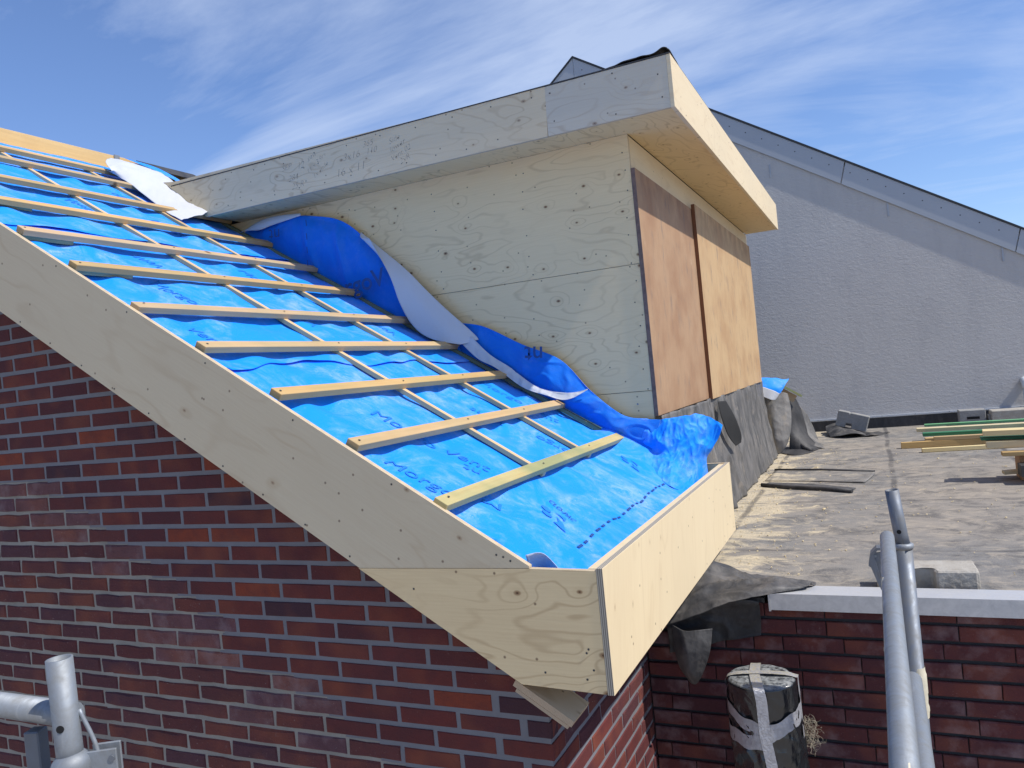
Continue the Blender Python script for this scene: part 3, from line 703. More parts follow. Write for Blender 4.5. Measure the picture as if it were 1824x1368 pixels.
# ---- the torn, upturned edge of the underlay beside the dormer cheek
flap = thing('underlay_flap', (-1.6, 1.55, 1.5), 'loose blue underlay edge folded up against the dormer cheek showing its white back', 'plastic sheet')
Bq = lambda x, y, d=.49: (x, y, zr(x, d))
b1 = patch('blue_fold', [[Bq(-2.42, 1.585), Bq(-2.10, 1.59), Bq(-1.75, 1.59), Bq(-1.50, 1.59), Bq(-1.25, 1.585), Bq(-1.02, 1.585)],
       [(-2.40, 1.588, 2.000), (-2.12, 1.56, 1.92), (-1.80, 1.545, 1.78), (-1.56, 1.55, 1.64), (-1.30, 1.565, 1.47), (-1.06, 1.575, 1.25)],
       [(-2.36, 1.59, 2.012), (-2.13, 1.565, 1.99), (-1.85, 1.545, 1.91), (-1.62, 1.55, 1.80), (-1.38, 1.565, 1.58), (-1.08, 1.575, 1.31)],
       [(-2.314, 1.585, 2.012), (-2.148, 1.570, 2.030), (-1.866, 1.57, 1.991), (-1.66, 1.575, 1.915), (-1.44, 1.580, 1.70), (-1.10, 1.585, 1.345)]], 120, 60, M_blue_shaded, flap, disp=crease(.016, 2.3, .005, 7., Vector((0, -1, .1)), (1.5, 1, .7)), back=M_back)
patch('white_back', [[(-1.560, 1.565, 1.850), (-1.305, 1.563, 1.610), (-1.175, 1.562, 1.470), (-1.055, 1.562, 1.345), (-.928, 1.562, 1.217), (-.905, 1.562, 1.185)],
       [(-1.545, 1.535, 1.815), (-1.345, 1.530, 1.60), (-1.235, 1.525, 1.45), (-1.135, 1.520, 1.32), (-1.02, 1.515, 1.215), (-.955, 1.53, 1.172)],
       [(-1.480, 1.520, 1.80), (-1.368, 1.508, 1.579), (-1.316, 1.500, 1.423), (-1.250, 1.500, 1.296), (-1.156, 1.500, 1.218), (-.985, 1.502, 1.168)]], 40, 16, M_back, flap, disp=wrinkle(.004, 5))
patch('white_tip', [[(-2.400, 1.560, 1.985), (-2.27, 1.56, 2.026), (-2.13, 1.56, 2.036), (-1.95, 1.56, 2.020)],
       [(-2.395, 1.545, 1.985), (-2.27, 1.54, 2.000), (-2.14, 1.545, 2.010), (-1.95, 1.555, 2.012)],
       [(-2.36, 1.545, 1.990), (-2.25, 1.54, 1.972), (-2.15, 1.545, 1.985), (-1.95, 1.555, 2.006)]], 20, 8, M_back, flap)
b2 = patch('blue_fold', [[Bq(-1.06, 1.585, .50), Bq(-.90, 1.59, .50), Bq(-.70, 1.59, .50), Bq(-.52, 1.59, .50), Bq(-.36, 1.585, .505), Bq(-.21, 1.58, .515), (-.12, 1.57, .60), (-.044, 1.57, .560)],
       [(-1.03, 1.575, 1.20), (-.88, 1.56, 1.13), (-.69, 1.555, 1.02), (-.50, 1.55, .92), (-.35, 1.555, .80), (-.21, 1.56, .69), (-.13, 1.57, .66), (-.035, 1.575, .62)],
       [(-1.021, 1.583, 1.285), (-.876, 1.583, 1.248), (-.673, 1.583, 1.135), (-.477, 1.583, 1.038), (-.342, 1.583, .880), (-.218, 1.583, .766), (-.138, 1.588, .727), (-.010, 1.592, .710)]], 160, 50, M_blue_shaded, flap, disp=crease(.013, 3.0, .006, 9., Vector((0, -1, .1)), (1, 1, 1.6)), back=M_back)
patch('white_strip', [[(-.99, 1.53, 1.176), (-.90, 1.525, 1.086), (-.80, 1.523, 1.028), (-.67, 1.523, .923), (-.539, 1.52, .869), (-.439, 1.52, .842), (-.342, 1.55, .880)],
       [(-.965, 1.535, 1.188), (-.875, 1.53, 1.095), (-.765, 1.528, 1.030), (-.68, 1.528, .955), (-.56, 1.53, .888), (-.438, 1.53, .858), (-.341, 1.552, .882)],
       [(-.935, 1.54, 1.205), (-.838, 1.54, 1.102), (-.735, 1.54, 1.028), (-.692, 1.54, .990), (-.58, 1.54, .908), (-.436, 1.54, .874), (-.340, 1.555, .884)]], 80, 12, M_back, flap, disp=crease(.006, 9., .004, 22., Vector((0, -1, .2))))
def crump(p, u, v):
    q = Vector((p.x * 11 + p.y * 4, p.y * 3, p.z * 9 - p.x * 6))
    a = noise.noise(p * 13) * .012 + (.35 - abs(noise.noise(q * 1.3))) * .030 + (.3 - abs(noise.noise(q * 3.1 + Vector((4, 1, 2))))) * .012
    e = min(1, u * 5) * min(1, 1.2 - v * .5)
    return Vector((.25, -.75, .55)) * (a - .006) * e
patch('crumpled_corner', [[(-.138, 1.588, .727), (-.010, 1.595, .710), (.098, 1.62, .717), (.164, 1.68, .718), (.247, 1.72, .656)],
       [(-.13, 1.575, .68), (-.02, 1.57, .668), (.085, 1.595, .655), (.165, 1.66, .645), (.232, 1.715, .612)],
       [(-.10, 1.565, .615), (-.005, 1.55, .61), (.065, 1.56, .575), (.150, 1.63, .570), (.192, 1.715, .548)],
       [(-.055, 1.56, .565), (.025, 1.53, .545), (.058, 1.51, .500), (.125, 1.60, .490), (.158, 1.712, .490)],
       [(-.09, 1.50, zr(-.09, .474)), (-.01, 1.42, zr(-.01, .470)), (.075, 1.37, zr(.075, .468)), (.135, 1.50, zr(.135, .468)), (.180, 1.70, zr(.180, .470))]], 150, 130, M_blue, flap, disp=crump)
def on_flap(cx, cz, y, ang):
    ca, sa = math.cos(ang), math.sin(ang)
    return lambda a, b: Vector((cx + a * ca - b * sa, y, cz + a * sa + b * ca))
lettering('printed_word', 'rgoV', .135, on_flap(-1.535, 1.562, 1.512, math.radians(6)), M_ink2, b1, .002)
lettering('printed_word', 'nt', .12, on_flap(-.585, 1.078, 1.512, math.radians(174)), M_ink2, b2, .001)
lettering('printed_word', 'nt', .10, on_flap(-2.13, 1.925, 1.530, math.radians(174)), M_ink2, b1)
for q in range(4): box('printed_dash', -1.885 - .006 * q, -1.881 - .006 * q, 1.512, 1.514, 1.93 - q * .075, 1.965 - q * .075, M_ink2, b1)
# white rolled end of the sheet near the ridge
roll = thing('sheet_roll', (-2.8, 1.3, 2.3), 'white rolled back end of the underlay lying over the upper battens', 'plastic sheet')
patch('white_roll', [[(-2.976, 1.171, 2.405), (-3.06, 1.22, 2.475), (-3.14, 1.34, 2.53), (-3.10, 1.50, 2.515), (-2.97, 1.56, 2.42), (-2.80, 1.52, 2.30), (-2.62, 1.42, 2.185), (-2.46, 1.375, 2.09)],
       [(-2.96, 1.175, 2.375), (-2.96, 1.20, 2.400), (-2.95, 1.28, 2.43), (-2.90, 1.38, 2.405), (-2.83, 1.44, 2.37), (-2.72, 1.42, 2.27), (-2.58, 1.36, 2.16), (-2.45, 1.32, 2.065)],
       [(-3.04, 1.20, 2.41), (-2.93, 1.195, 2.345), (-2.83, 1.195, 2.275), (-2.72, 1.18, 2.195), (-2.62, 1.16, 2.125), (-2.54, 1.13, 2.075), (-2.46, 1.11, 2.03), (-2.40, 1.12, 1.995)]], 60, 24, M_back, roll, disp=wrinkle(.010, 9, .006, 14, Vector((.3, -.6, .7))), back=M_back)
patch('inner_curl', [[(-3.02, 1.20, 2.43), (-3.10, 1.33, 2.50), (-3.05, 1.48, 2.485), (-2.93, 1.55, 2.41), (-2.84, 1.53, 2.34)],
       [(-3.00, 1.22, 2.41), (-3.02, 1.32, 2.44), (-2.97, 1.42, 2.43), (-2.90, 1.47, 2.385), (-2.84, 1.50, 2.33)]], 24, 8, simple('bluish white back', (.38, .56, .72), .5, (.4, .7, .2), 5.), roll)
patch('blue_edge', [[(-3.12, 1.40, 2.545), (-3.10, 1.62, 2.525), (-2.95, 1.70, 2.41)], [(-3.00, 1.50, 2.47), (-2.96, 1.62, 2.42), (-2.90, 1.66, 2.36)]], 16, 6, M_blue, roll)
# little folded white tip in the box corner
patch('sheet_tip', [[(.03, -.118, .500), (.075, -.10, .500), (.13, -.118, .455)], [(.03, -.10, .455), (.075, -.06, .450), (.14, -.09, .42)]], 12, 6, simple('pale sheet back', (.5, .55, .68), .5), roof)

# ------------------------------------------------------------------ dormer
dm = thing('dormer', (-.045, 3.4, .4), 'flat roofed plywood dormer with deep fascia and boarded up front opening', 'dormer')
XD = -.045; YC = 1.617; ZS = 2.059; YF = 1.369
prism('dormer_core', [(-3.6, 2.4), (-3.6, ZS + .02), (XD - .03, ZS + .02), (XD - .03, .06), (-.40, .06), (-.40, .5)], 'y', YC + .02, 5.42, M_under, dm)
ZJ = 1.4525; ZK = .850
def cheek(pts, nm='cheek_panel'): return prism(nm, pts, 'y', YC, YC + .018, M_ply_cheek, dm, edge=M_edge_y)
xr_ = lambda z: (.43 - z) / .62
c1 = cheek([(xr_(ZJ), ZJ), (XD, ZJ), (XD, ZS + .004), (-3.3, ZS + .004), (-3.3, 2.0)][0:4])
c2 = cheek([(xr_(ZK), ZK), (XD, ZK), (XD, ZJ - .0025), (xr_(ZJ) + .004, ZJ - .0025)])
c3 = cheek([(-.5, .58), (XD, .40), (XD, ZK - .0025), (-.66, ZK - .0025)])
sc = []
for x in (-.075, -.60, -1.12, -1.66):
    for q in range(12):
        z = 2.0 - q * .105
        if z > zr(x, .62): sc.append((x + random.uniform(-.012, .012), YC, z + random.uniform(-.02, .02)))
screws('screw', [p for p in sc if p[2] > ZJ], (0, -1, 0), .0035, M_screw, c1); screws('screw', [p for p in sc if ZK < p[2] < ZJ], (0, -1, 0), .0035, M_screw, c2)
screws('screw', [(-.12, YC, .79)], (0, -1, 0), .005, M_galv, c3)
# front framing strip + shuttering panels
box('head_board', XD - .016, XD + .001, YC + .0185, 5.42, 1.78, ZS - .001, M_ply_ff, dm)
box('corner_board', XD - .016, XD + .0005, YC + .0185, 5.42, .40, 1.779, M_ply_ff, dm)
s1 = box('shuttering_panel', XD + .0015, XD + .022, YC - .004, 2.93, .727, 1.900, M_shut1, dm, .001, M_shut_e, (2, 4, 5))
s2 = box('shuttering_panel', XD + .0235, XD + .046, 2.86, 5.20, .722, 1.925, M_shut2, dm, .001, M_shut_e2, (2, 4, 5))
tag(s1, 'weathered red brown plywood panel'); tag(s2, 'weathered yellow plywood panel with rusty edge')
box('corner_post', XD + .0015, XD + .03, 5.26, 5.32, .05, .718, M_ply_ff, dm)
# fascia, soffit
prism('side_fascia', [(-2.75, 2.330), (-2.60, 2.20), (-2.470, 2.064), (-.3485, ZS), (-.3405, 2.2845), (-2.70, 2.3100)][2:] + [(-2.78, 2.322)], 'y', YF, YF + .018, M_ply_fa, dm, edge=M_edge_y)
fb = box('side_fascia', -.3455, .2215, YF + .0004, YF + .018, ZS, 2.284, M_ply_fb, dm, 0, M_edge_y, (0, 1, 4, 5))
fa = [o for o in dm.children if o.name.startswith('side_fascia')][0]
ff = box('front_fascia', .222, .240, YF - .0006, 5.40, ZS - .001, 2.2845, M_ply_ff, dm, .0008)
box('soffit_board', -2.45, .2215, YF + .0185, YC - .001, ZS + .0045, ZS + .018, M_ply_sof, dm)
box('soffit_board', XD + .0015, .2215, YC - .0005, 5.40, ZS + .0045, ZS + .018, M_ply_sof, dm)
box('roof_slab', -2.7, .218, YF + .0195, 5.39, ZS + .0195, 2.270, M_under, dm)
prism('roof_membrane', [(YF - .004, 2.2855), (5.41, 2.2855), (5.41, 2.290), (YF - .004, 2.290)], 'x', -2.72, .238, M_rub_blk, dm)
screws('screw', [(x, YF, ZS + .03 + .012 * random.random()) for x in [-2.3 + .17 * q for q in range(11)]] + [(x, YF, 2.255 + random.uniform(-.01, .01)) for x in [-2.3 + .21 * q for q in range(10)]], (0, -1, 0), .0035, M_screw, fa)
screws('screw', [(-.32, YF, 2.25), (-.31, YF, 2.12), (-.02, YF, 2.265), (-.02, YF, 2.085), (.18, YF, 2.21), (.19, YF, 2.11)], (0, -1, 0), .0035, M_screw, fb)
screws('screw', [(.240, 1.6 + .42 * q, 2.08 + .17 * (q % 2)) for q in range(9)], (1, 0, 0), .0035, M_screw, ff)
for t, x, z, sz, a in (('SEP', -1.864, 2.222, .045, 14), ('284', -1.825, 2.160, .045, 14), ('25 R', -1.80, 2.115, .045, 14), ('12', -1.768, 2.215, .05, 14), ('gaw', -1.688, 2.249, .04, 26), ('11 x 3.9m', -1.665, 2.205, .036, 40), ('1x ende', -1.64, 2.165, .036, 40),
                       ('16 x 11', -1.452, 2.128, .062, 14), ('3x16', -1.439, 2.197, .055, 12), ('365', -1.33, 2.238, .045, 12), ('110', -1.312, 2.198, .045, 12), ('Side', -1.170, 2.225, .042, 24), ('lower', -1.155, 2.190, .042, 30), ('Vent 02', -1.14, 2.150, .040, 30), ('2xR', -1.12, 2.115, .04, 30)):
    lettering('pencil_note', t, sz, (lambda cx, cz, ang: (lambda a, b: Vector((cx + a * math.cos(ang) - b * math.sin(ang), YF - .0008, cz + a * math.sin(ang) + b * math.cos(ang)))))(x, z, math.radians(a - 10)), M_pencil, fa, -.0016 * sz / .05, .3)
# loose black roofing rolled on the dormer roof edge
patch('roofing_lump', [[(-.15, 1.40, 2.291), (.0, 1.40, 2.310), (.09, 1.40, 2.318), (.15, 1.40, 2.312), (.20, 1.40, 2.334), (.222, 1.40, 2.330)],
                       [(-.20, 1.50, 2.293), (.0, 1.50, 2.335), (.09, 1.5, 2.34), (.15, 1.5, 2.33), (.19, 1.5, 2.35), (.222, 1.5, 2.335)],
                       [(-.2, 1.8, 2.291), (.0, 1.8, 2.30), (.09, 1.8, 2.31), (.15, 1.8, 2.30), (.19, 1.8, 2.30), (.222, 1.8, 2.293)]], 40, 12, M_rub_blk, dm, .004, wrinkle(.010, 16))

# ------------------------------------------------------------------ hanging rubber below the dormer
mb = thing('rubber_skirt', (.05, 3.4, .05), 'grey black rubber membrane hanging in folds below the dormer panels', 'roofing membrane')
ys = [1.60 + .305 * q for q in range(13)]
def foldx(y, z):
    h = (z - ZF) / .68
    return .006 + .075 * (1 - h) ** 1.3 + .017 * (max(0, 1 - 5 * abs(noise.noise(Vector((0, y * 2.1 + z * .9, z * .9))))) - .3) + .016 * noise.noise(Vector((0, y * 3.2, z * .8))) + .008 * max(0, 1 - 4 * abs(noise.noise(Vector((5, y * 6 - z * 2, z * 3))))) + .010 * (1 - h) * noise.noise(Vector((3, y * 8, z * 2)))
vs = []; NY, NZ = 300, 50
for k in range(NZ + 1):
    for i in range(NY + 1):
        y = 1.60 + 3.64 * i / NY; z = .728 - (.728 - ZF - .002) * k / NZ
        x = XD + .03 + foldx(y, z)
        y2 = y + .02 * noise.noise(Vector((z * 3, y * 2, 0)))
        g = math.exp(-((y - 3.02 + (z - .6) * .45) / .10) ** 2) * min(1, max(0, (z - .30) * 4)) * min(1, max(0, (.74 - z) * 6))
        x += -.022 * g + .040 * math.exp(-((y - 3.24 + (z - .6) * .45) / .06) ** 2) * min(1, max(0, (z - .26) * 4)) * min(1, max(0, (.76 - z) * 6))
        vs.append((x, y2, z))
fs = [(k * (NY + 1) + i, k * (NY + 1) + i + 1, (k + 1) * (NY + 1) + i + 1, (k + 1) * (NY + 1) + i) for k in range(NZ) for i in range(NY)]
o = mobj('membrane', vs, fs, M_rub_grey, mb, smooth=True); md = o.modifiers.new('thickness', 'SOLIDIFY'); md.thickness = .003
patch('torn_pocket', [[(.012, 2.95, .700), (.045, 3.04, .695)], [(.028, 2.93, .60), (.085, 3.08, .585)], [(.045, 3.00, .48), (.10, 3.16, .470)], [(.07, 3.10, .40), (.088, 3.20, .41)]], 10, 20, M_under, mb, .003)
fl = thing('rubber_flap', (.1, 5.4, .05), 'pale grey rubber flap hanging off the far dormer corner', 'roofing membrane')
patch('flap', [[(-.03, 5.40, .600), (.05, 5.40, .605), (.149, 5.40, .600), (.185, 5.41, .585)],
               [(-.03, 5.37, .42), (.05, 5.33, .44), (.15, 5.36, .45), (.200, 5.40, .46)],
               [(-.025, 5.36, .28), (.05, 5.30, .28), (.13, 5.33, .28), (.190, 5.38, .29)],
               [(.01, 5.36, .13), (.05, 5.32, .12), (.11, 5.34, .125), (.150, 5.38, .15)],
               [(.055, 5.37, .052), (.065, 5.36, .051), (.075, 5.37, .052), (.085, 5.38, .053)]], 50, 60, M_rub_pale, fl, .004, crease(.010, 3.5, .003, 12., Vector((0, -1, 0))))
fl2 = thing('rubber_roll', (.25, 5.75, .05), 'black curled rubber sheet standing behind the pale flap', 'roofing membrane')
patch('curl', [[(.11, 5.62, .585), (.16, 5.70, .575), (.215, 5.75, .52), (.25, 5.80, .42)],
               [(.14, 5.60, .48), (.19, 5.68, .42), (.26, 5.75, .36), (.275, 5.80, .28)],
               [(.16, 5.60, .30), (.21, 5.66, .26), (.27, 5.72, .20), (.31, 5.78, .15)],
               [(.14, 5.55, .06), (.25, 5.5, .06), (.36, 5.55, .065), (.42, 5.65, .055)]], 20, 26, M_rub_blk, fl2, .004, wrinkle(.012, 8))
patch('curl_tail', [[(.25, 5.85, .43), (.30, 5.90, .33), (.335, 5.95, .22)], [(.22, 5.80, .20), (.30, 5.75, .16), (.38, 5.8, .11)], [(.22, 5.70, .13), (.33, 5.60, .09), (.44, 5.62, .055)]], 20, 16, M_rub_grey, fl2, .004, wrinkle(.012, 9))
tube('curl_roll', [(.20, 5.62, .13), (.28, 5.50, .085), (.345, 5.40, .06)], .016, M_rub, fl2, 12)
patch('curl_base', [[(.05, 5.45, .055), (.2, 5.2, .056), (.33, 5.3, .057)], [(.05, 5.7, .06), (.22, 5.65, .075), (.40, 5.6, .06)]], 14, 8, M_rub_blk, fl2, .004)
far_blue = thing('blue_scrap', (.08, 5.4, .68), 'small bright blue underlay scrap sticking out past the far dormer corner', 'plastic sheet')
patch('scrap', [[(-.05, 5.36, .765), (.05, 5.40, .745), (.13, 5.45, .722), (.200, 5.50, .722)], [(-.06, 5.33, .70), (.04, 5.35, .67), (.11, 5.38, .65), (.17, 5.42, .665)], [(-.05, 5.33, .655), (.03, 5.33, .625), (.09, 5.36, .605), (.125, 5.38, .60)]], 24, 16, M_blue, far_blue, .0015, wrinkle(.014, 12))
patch('scrap_back', [[(-.06, 5.31, .692), (.02, 5.32, .655), (.08, 5.33, .622), (.125, 5.35, .595)], [(-.06, 5.30, .61), (.0, 5.30, .575), (.05, 5.30, .55), (.085, 5.33, .545)]], 20, 10, M_back, far_blue, .0015, wrinkle(.01, 12))
tag(frame_box('timber_offcut', (.20, 5.62, .60), (Vector((.80, .2, -.57)).normalized(), Vector((.2, -.98, 0)).normalized(), Vector((.57, .1, .81)).normalized()), (.10, .05, .009), timber('green edged wood', (.8, 0, -.57), base=(.36, .42, .18))), 'green edged board end poking out under the blue scrap', 'plank')
tag(frame_box('timber_offcut', (.165, 5.63, .560), (Vector((.80, .2, -.57)).normalized(), Vector((.2, -.98, 0)).normalized(), Vector((.57, .1, .81)).normalized()), (.07, .03, .034), M_bat), 'stubby timber block below the green edged board end', 'timber block')

# black rubber draped over the roof edge next to the eave box
dr = thing('rubber_drape', (.3, 1.0, .08), 'black rubber sheet draped over the brick wall top beside the eave box', 'roofing membrane')
patch('drape_top', [[(.02, 1.32, .13), (.14, 1.30, .16), (.235, 1.22, .150), (.305, 1.25, .118), (.400, 1.20, .092), (.505, 1.22, .082), (.64, 1.16, .080)],
                    [(.02, 1.14, .12), (.14, 1.12, .135), (.25, 1.10, .140), (.33, 1.10, .120), (.42, 1.06, .108), (.52, 1.07, .112), (.640, 1.10, .088)],
                    [(.00, .98, .055), (.12, .975, .062), (.25, .965, .080), (.34, .955, .098), (.42, .95, .112), (.52, .975, .118), (.628, 1.04, .098)],
                    [(.03, .92, -.03), (.13, .90, -.015), (.25, .90, .03), (.335, .905, .065), (.415, .915, .085), (.51, .95, .096), (.615, 1.02, .100)]], 120, 48, M_rub, dr, .003, crease(.016, 4.5, .006, 13., Vector((0, 0, 1)), (.7, 1.6, 1)))
patch('drape_front', [[(.09, .935, .00), (.20, .93, .03), (.31, .925, .06), (.40, .93, .075), (.455, .945, .066)],
                      [(.10, .955, -.05), (.20, .950, -.03), (.31, .955, -.02), (.40, .960, -.02), (.452, .964, -.02)],
                      [(.10, .960, -.15), (.20, .955, -.13), (.30, .962, -.095), (.37, .966, -.085), (.447, .968, -.068)]], 60, 32, M_rub_blk, dr, .003, crease(.010, 7., .004, 18., Vector((0, -1, 0))))
patch('drape_tongue', [[(.135, .90, -.02), (.185, .885, -.035), (.235, .885, -.03), (.285, .90, -.028)],
                       [(.135, .90, -.10), (.18, .870, -.10), (.23, .872, -.105), (.270, .895, -.11)],
                       [(.145, .91, -.18), (.175, .885, -.19), (.210, .885, -.19), (.238, .90, -.19)],
                       [(.168, .93, -.235), (.182, .92, -.247), (.197, .92, -.250), (.207, .925, -.243)]], 40, 48, M_rub, dr, .003, crease(.006, 6., .0015, 20., Vector((0, -1, 0))))

# loose strips on the flat roof
st = thing('roofing_strip', (.43, 3.4, ZF), 'thin dark rolled strip of roofing, the nearer of two on the flat roof', 'roofing strip')
tube('rolled_edge', [(.136, 3.60, .064), (.33, 3.46, .066), (.55, 3.36, .066), (.722, 3.26, .064)], .0125, M_rub_blk, st, 10)
patch('strip_sheet', [[(.15, 3.66, .056), (.45, 3.48, .058), (.72, 3.33, .057)], [(.17, 3.75, .055), (.46, 3.62, .056), (.74, 3.42, .055)]], 20, 4, M_rub, st, .003)
st2 = thing('roofing_strip', (.5, 4.05, ZF), 'flat dark roofing mat lying farther back, behind the rolled strip', 'roofing strip')
patch('mat', [[(.15, 4.28, .060), (.5, 4.18, .062), (.85, 4.05, .060)], [(.15, 4.15, .058), (.5, 4.02, .058), (.845, 3.92, .058)], [(.13, 3.82, .056), (.45, 3.74, .056), (.79, 3.62, .056)]], 24, 10, M_flat, st2, .004)
tube('mat_edge', [(.15, 4.28, .066), (.5, 4.18, .068), (.85, 4.04, .064)], .009, M_rub_blk, st2, 8)
# scattered chips and saw dust crumbs
vs = []; fs = []
rc = random.Random(4)
for q in range(700):
    x = rc.uniform(.1, 2.2); y = rc.uniform(1.35, 5.6)
    if rc.random() < .55: x = .1 + rc.random() ** 2 * .5
    s_ = rc.uniform(.0015, .006) if rc.random() < .97 else rc.uniform(.008, .015); a = rc.uniform(0, PI); c, d = math.cos(a) * s_, math.sin(a) * s_; h = s_ * .25
    k = len(vs)
    for (p, r_) in ((-1, -.5), (1, -.4), (.9, .5), (-.8, .45)): vs.append((x + c * p - d * r_, y + d * p + c * r_, ZF + .004))
    for (p, r_) in ((-.8, -.4), (.8, -.3), (.7, .4), (-.6, .35)): vs.append((x + c * p - d * r_, y + d * p + c * r_, ZF + .006 + h))
    fs += [(k + 4, k + 5, k + 6, k + 7)] + [(k + i, k + (i + 1) % 4, k + 4 + (i + 1) % 4, k + 4 + i) for i in range(4)]
o = mobj('wood_chips', vs, fs, M_dust); tag(o, 'scattered pale wood chips and crumbs on the flat roof', 'wood chips', kind='stuff')

# ------------------------------------------------------------------ concrete blocks
def block(pts, h0, h1, name, label, mat, loc, rz=0., axis='z', group=None, tilt=None):
    t = prism(name, pts, 'z', h0, h1, mat, bevel=.006)
    t.location = loc; t.rotation_euler = (tilt or (0, 0, rz)) if tilt else (0, 0, rz)
    b = t.modifiers.new('sub', 'SUBSURF'); b.subdivision_type = 'SIMPLE'; b.levels = b.render_levels = 4
    tx = bpy.data.textures.new('rough', 'CLOUDS'); tx.noise_scale = .02
    dp = t.modifiers.new('rough', 'DISPLACE'); dp.texture = tx; dp.strength = .004; dp.mid_level = .5
    return tag(t, label, 'concrete block', group)
block([(-.13, 0), (-.015, 0), (-.005, .05), (.055, .05), (.065, 0), (.195, 0), (.20, .01), (.20, .155), (-.13, .155)], 0, .083, 'concrete_block', 'pale notched concrete block on the flat roof just behind the scaffold post', M_conc, (.985, 1.135, ZF + .003), math.radians(2))
def up_block(name, label, loc, L, H, D, mat, rz, ry, hole=True, group=None):
    pts = [(0, 0), (L * .30, 0), (L * .32, H * .28), (L * .50, H * .30), (L * .52, 0), (L, 0), (L, H), (L * .42, H), (L * .38, H * .93), (L * .36, H), (0, H)] if hole else [(0, 0), (L, 0), (L, H), (0, H)]
    t = prism(name, pts, 'y', 0, D, mat, bevel=.007); t.location = loc; t.rotation_euler = (0, ry, rz)
    return tag(t, label, 'concrete block', group)
up_block('concrete_block', 'tilted grey concrete block with a notch leaning on black rubber by the grey wall', (.490, 6.72, .150), .30, .165, .10, M_conc2, math.radians(-3), math.radians(17))
b3 = thing('concrete_block', (1.75, 7.0, ZF), 'grey hollow concrete block with a slot, left of two by the grey wall', 'concrete block', )
box('body', 1.635, 1.865, 6.92, 7.10, ZF, .205, M_conc2, b3, .006); box('slot', 1.70, 1.81, 6.916, 6.923, .115, .140, M_hole, b3)
b4 = thing('concrete_block', (2.05, 6.95, ZF), 'pale speckled concrete block at the right edge, by the grey wall', 'concrete block')
box('body', 1.905, 2.30, 6.86, 7.06, ZF, .190, M_conc, b4, .008); box('end_slot', 1.885, 1.906, 6.90, 7.0, ZF, .15, M_conc2, b4, .003)
rb = thing('rubber_scrap', (.5, 6.9, ZF), 'crumpled black rubber scraps lying under the tilted block', 'roofing membrane')
patch('scrap', [[(.38, 7.05, .12), (.50, 7.05, .14), (.62, 7.0, .12), (.70, 7.0, .06)], [(.40, 6.75, .09), (.50, 6.7, .13), (.62, 6.7, .11), (.80, 6.6, .07)], [(.45, 6.5, .055), (.55, 6.4, .08), (.66, 6.35, .10), (.83, 6.45, .055)]], 30, 16, M_rub, rb, .004, wrinkle(.03, 9))
patch('scrap', [[(.70, 6.55, .07), (.85, 6.55, .08), (1.0, 6.65, .055)], [(.70, 6.40, .055), (.82, 6.38, .07), (.93, 6.5, .055)]], 16, 8, M_rub_blk, rb, .004, wrinkle(.02, 12))

# ------------------------------------------------------------------ planks
gt = timber('green painted plank', (1, 0, 0), base=(.16, .42, .20), dark=(.05, .2, .08)); pt = timber('fresh pale plank', (1, 0, 0), base=(.70, .58, .33), dark=(.5, .35, .14)); bt = timber('brown plank', (1, 0, 0), base=(.50, .34, .15), dark=(.28, .16, .06))
dg_ = timber('dark green plank', (1, 0, 0), base=(.04, .17, .09), dark=(.02, .08, .04))
def plank(x0, y0, z0, L, wy, th, ang, mat, label, tilt=0.):
    e0 = Vector((math.cos(ang) * math.cos(tilt), math.sin(ang) * math.cos(tilt), math.sin(tilt))); e1 = Vector((-math.sin(ang), math.cos(ang), 0)); e2 = e0.cross(e1)
    c = Vector((x0, y0, z0)) + e0 * (L / 2)
    o = frame_box('plank', c, (e0, e1, e2), (L / 2, wy / 2, th / 2), mat, None, .0012)
    return tag(o, label, 'plank', 'loose planks on the flat roof')
R_ = math.radians
plank(1.06, 5.35, .078, 1.6, .05, .050, R_(4), bt, 'brown plank reaching farthest left at the bottom of the wood pile')
plank(1.20, 5.05, .068, 1.4, .05, .030, R_(6), pt, 'pale plank lying on the roof at the front of the far wood pile')
plank(1.25, 5.50, .100, 1.5, .09, .030, R_(2), bt, 'flat brown plank in the middle of the far wood pile')
plank(1.24, 5.60, .134, 1.6, .09, .028, R_(0), dg_, 'dark green plank in the middle of the far wood pile')
plank(1.20, 5.72, .163, 1.6, .10, .030, R_(-1), pt, 'pale plank under the light green one in the far pile')
plank(1.27, 5.85, .187, 1.6, .06, .020, R_(-1), gt, 'light green plank on top of the far wood pile')
plank(1.31, 5.38, .120, 1.3, .06, .03, R_(1), bt, 'narrow brown plank at the front of the middle of the far pile')
plank(1.485, 3.62, .345, 1.2, .12, .032, R_(-5), pt, 'wide fresh plank on top of the raised pile at the right edge')
plank(1.475, 3.66, .305, 1.2, .10, .016, R_(-2), dg_, 'thin dark green board beneath the wide fresh plank')
plank(1.495, 3.60, .275, 1.2, .10, .040, R_(-3), pt, 'pale board with square end below the dark green board')
plank(1.565, 3.52, .222, 1.0, .07, .024, R_(0), bt, 'rounded brown batten sticking out below the raised pile')
plank(1.70, 3.38, .075, .8, .05, .04, R_(0), bt, 'orange brown offcut on the roof at the right edge')
plank(1.575, 3.62, .092, .8, .07, .02, R_(4), pt, 'pale plank resting low beneath the raised pile', R_(3))
tb = box('timber_block', 1.66, 1.78, 3.55, 3.75, ZF, .200, M_brown, None, .002); tag(tb, 'dark brown timber block carrying the raised planks', 'timber block')
tb = box('timber_block', 1.64, 1.70, 3.40, 3.52, .095, .165, M_rub_blk, None, .002); tag(tb, 'small black block below the raised planks', 'timber block')

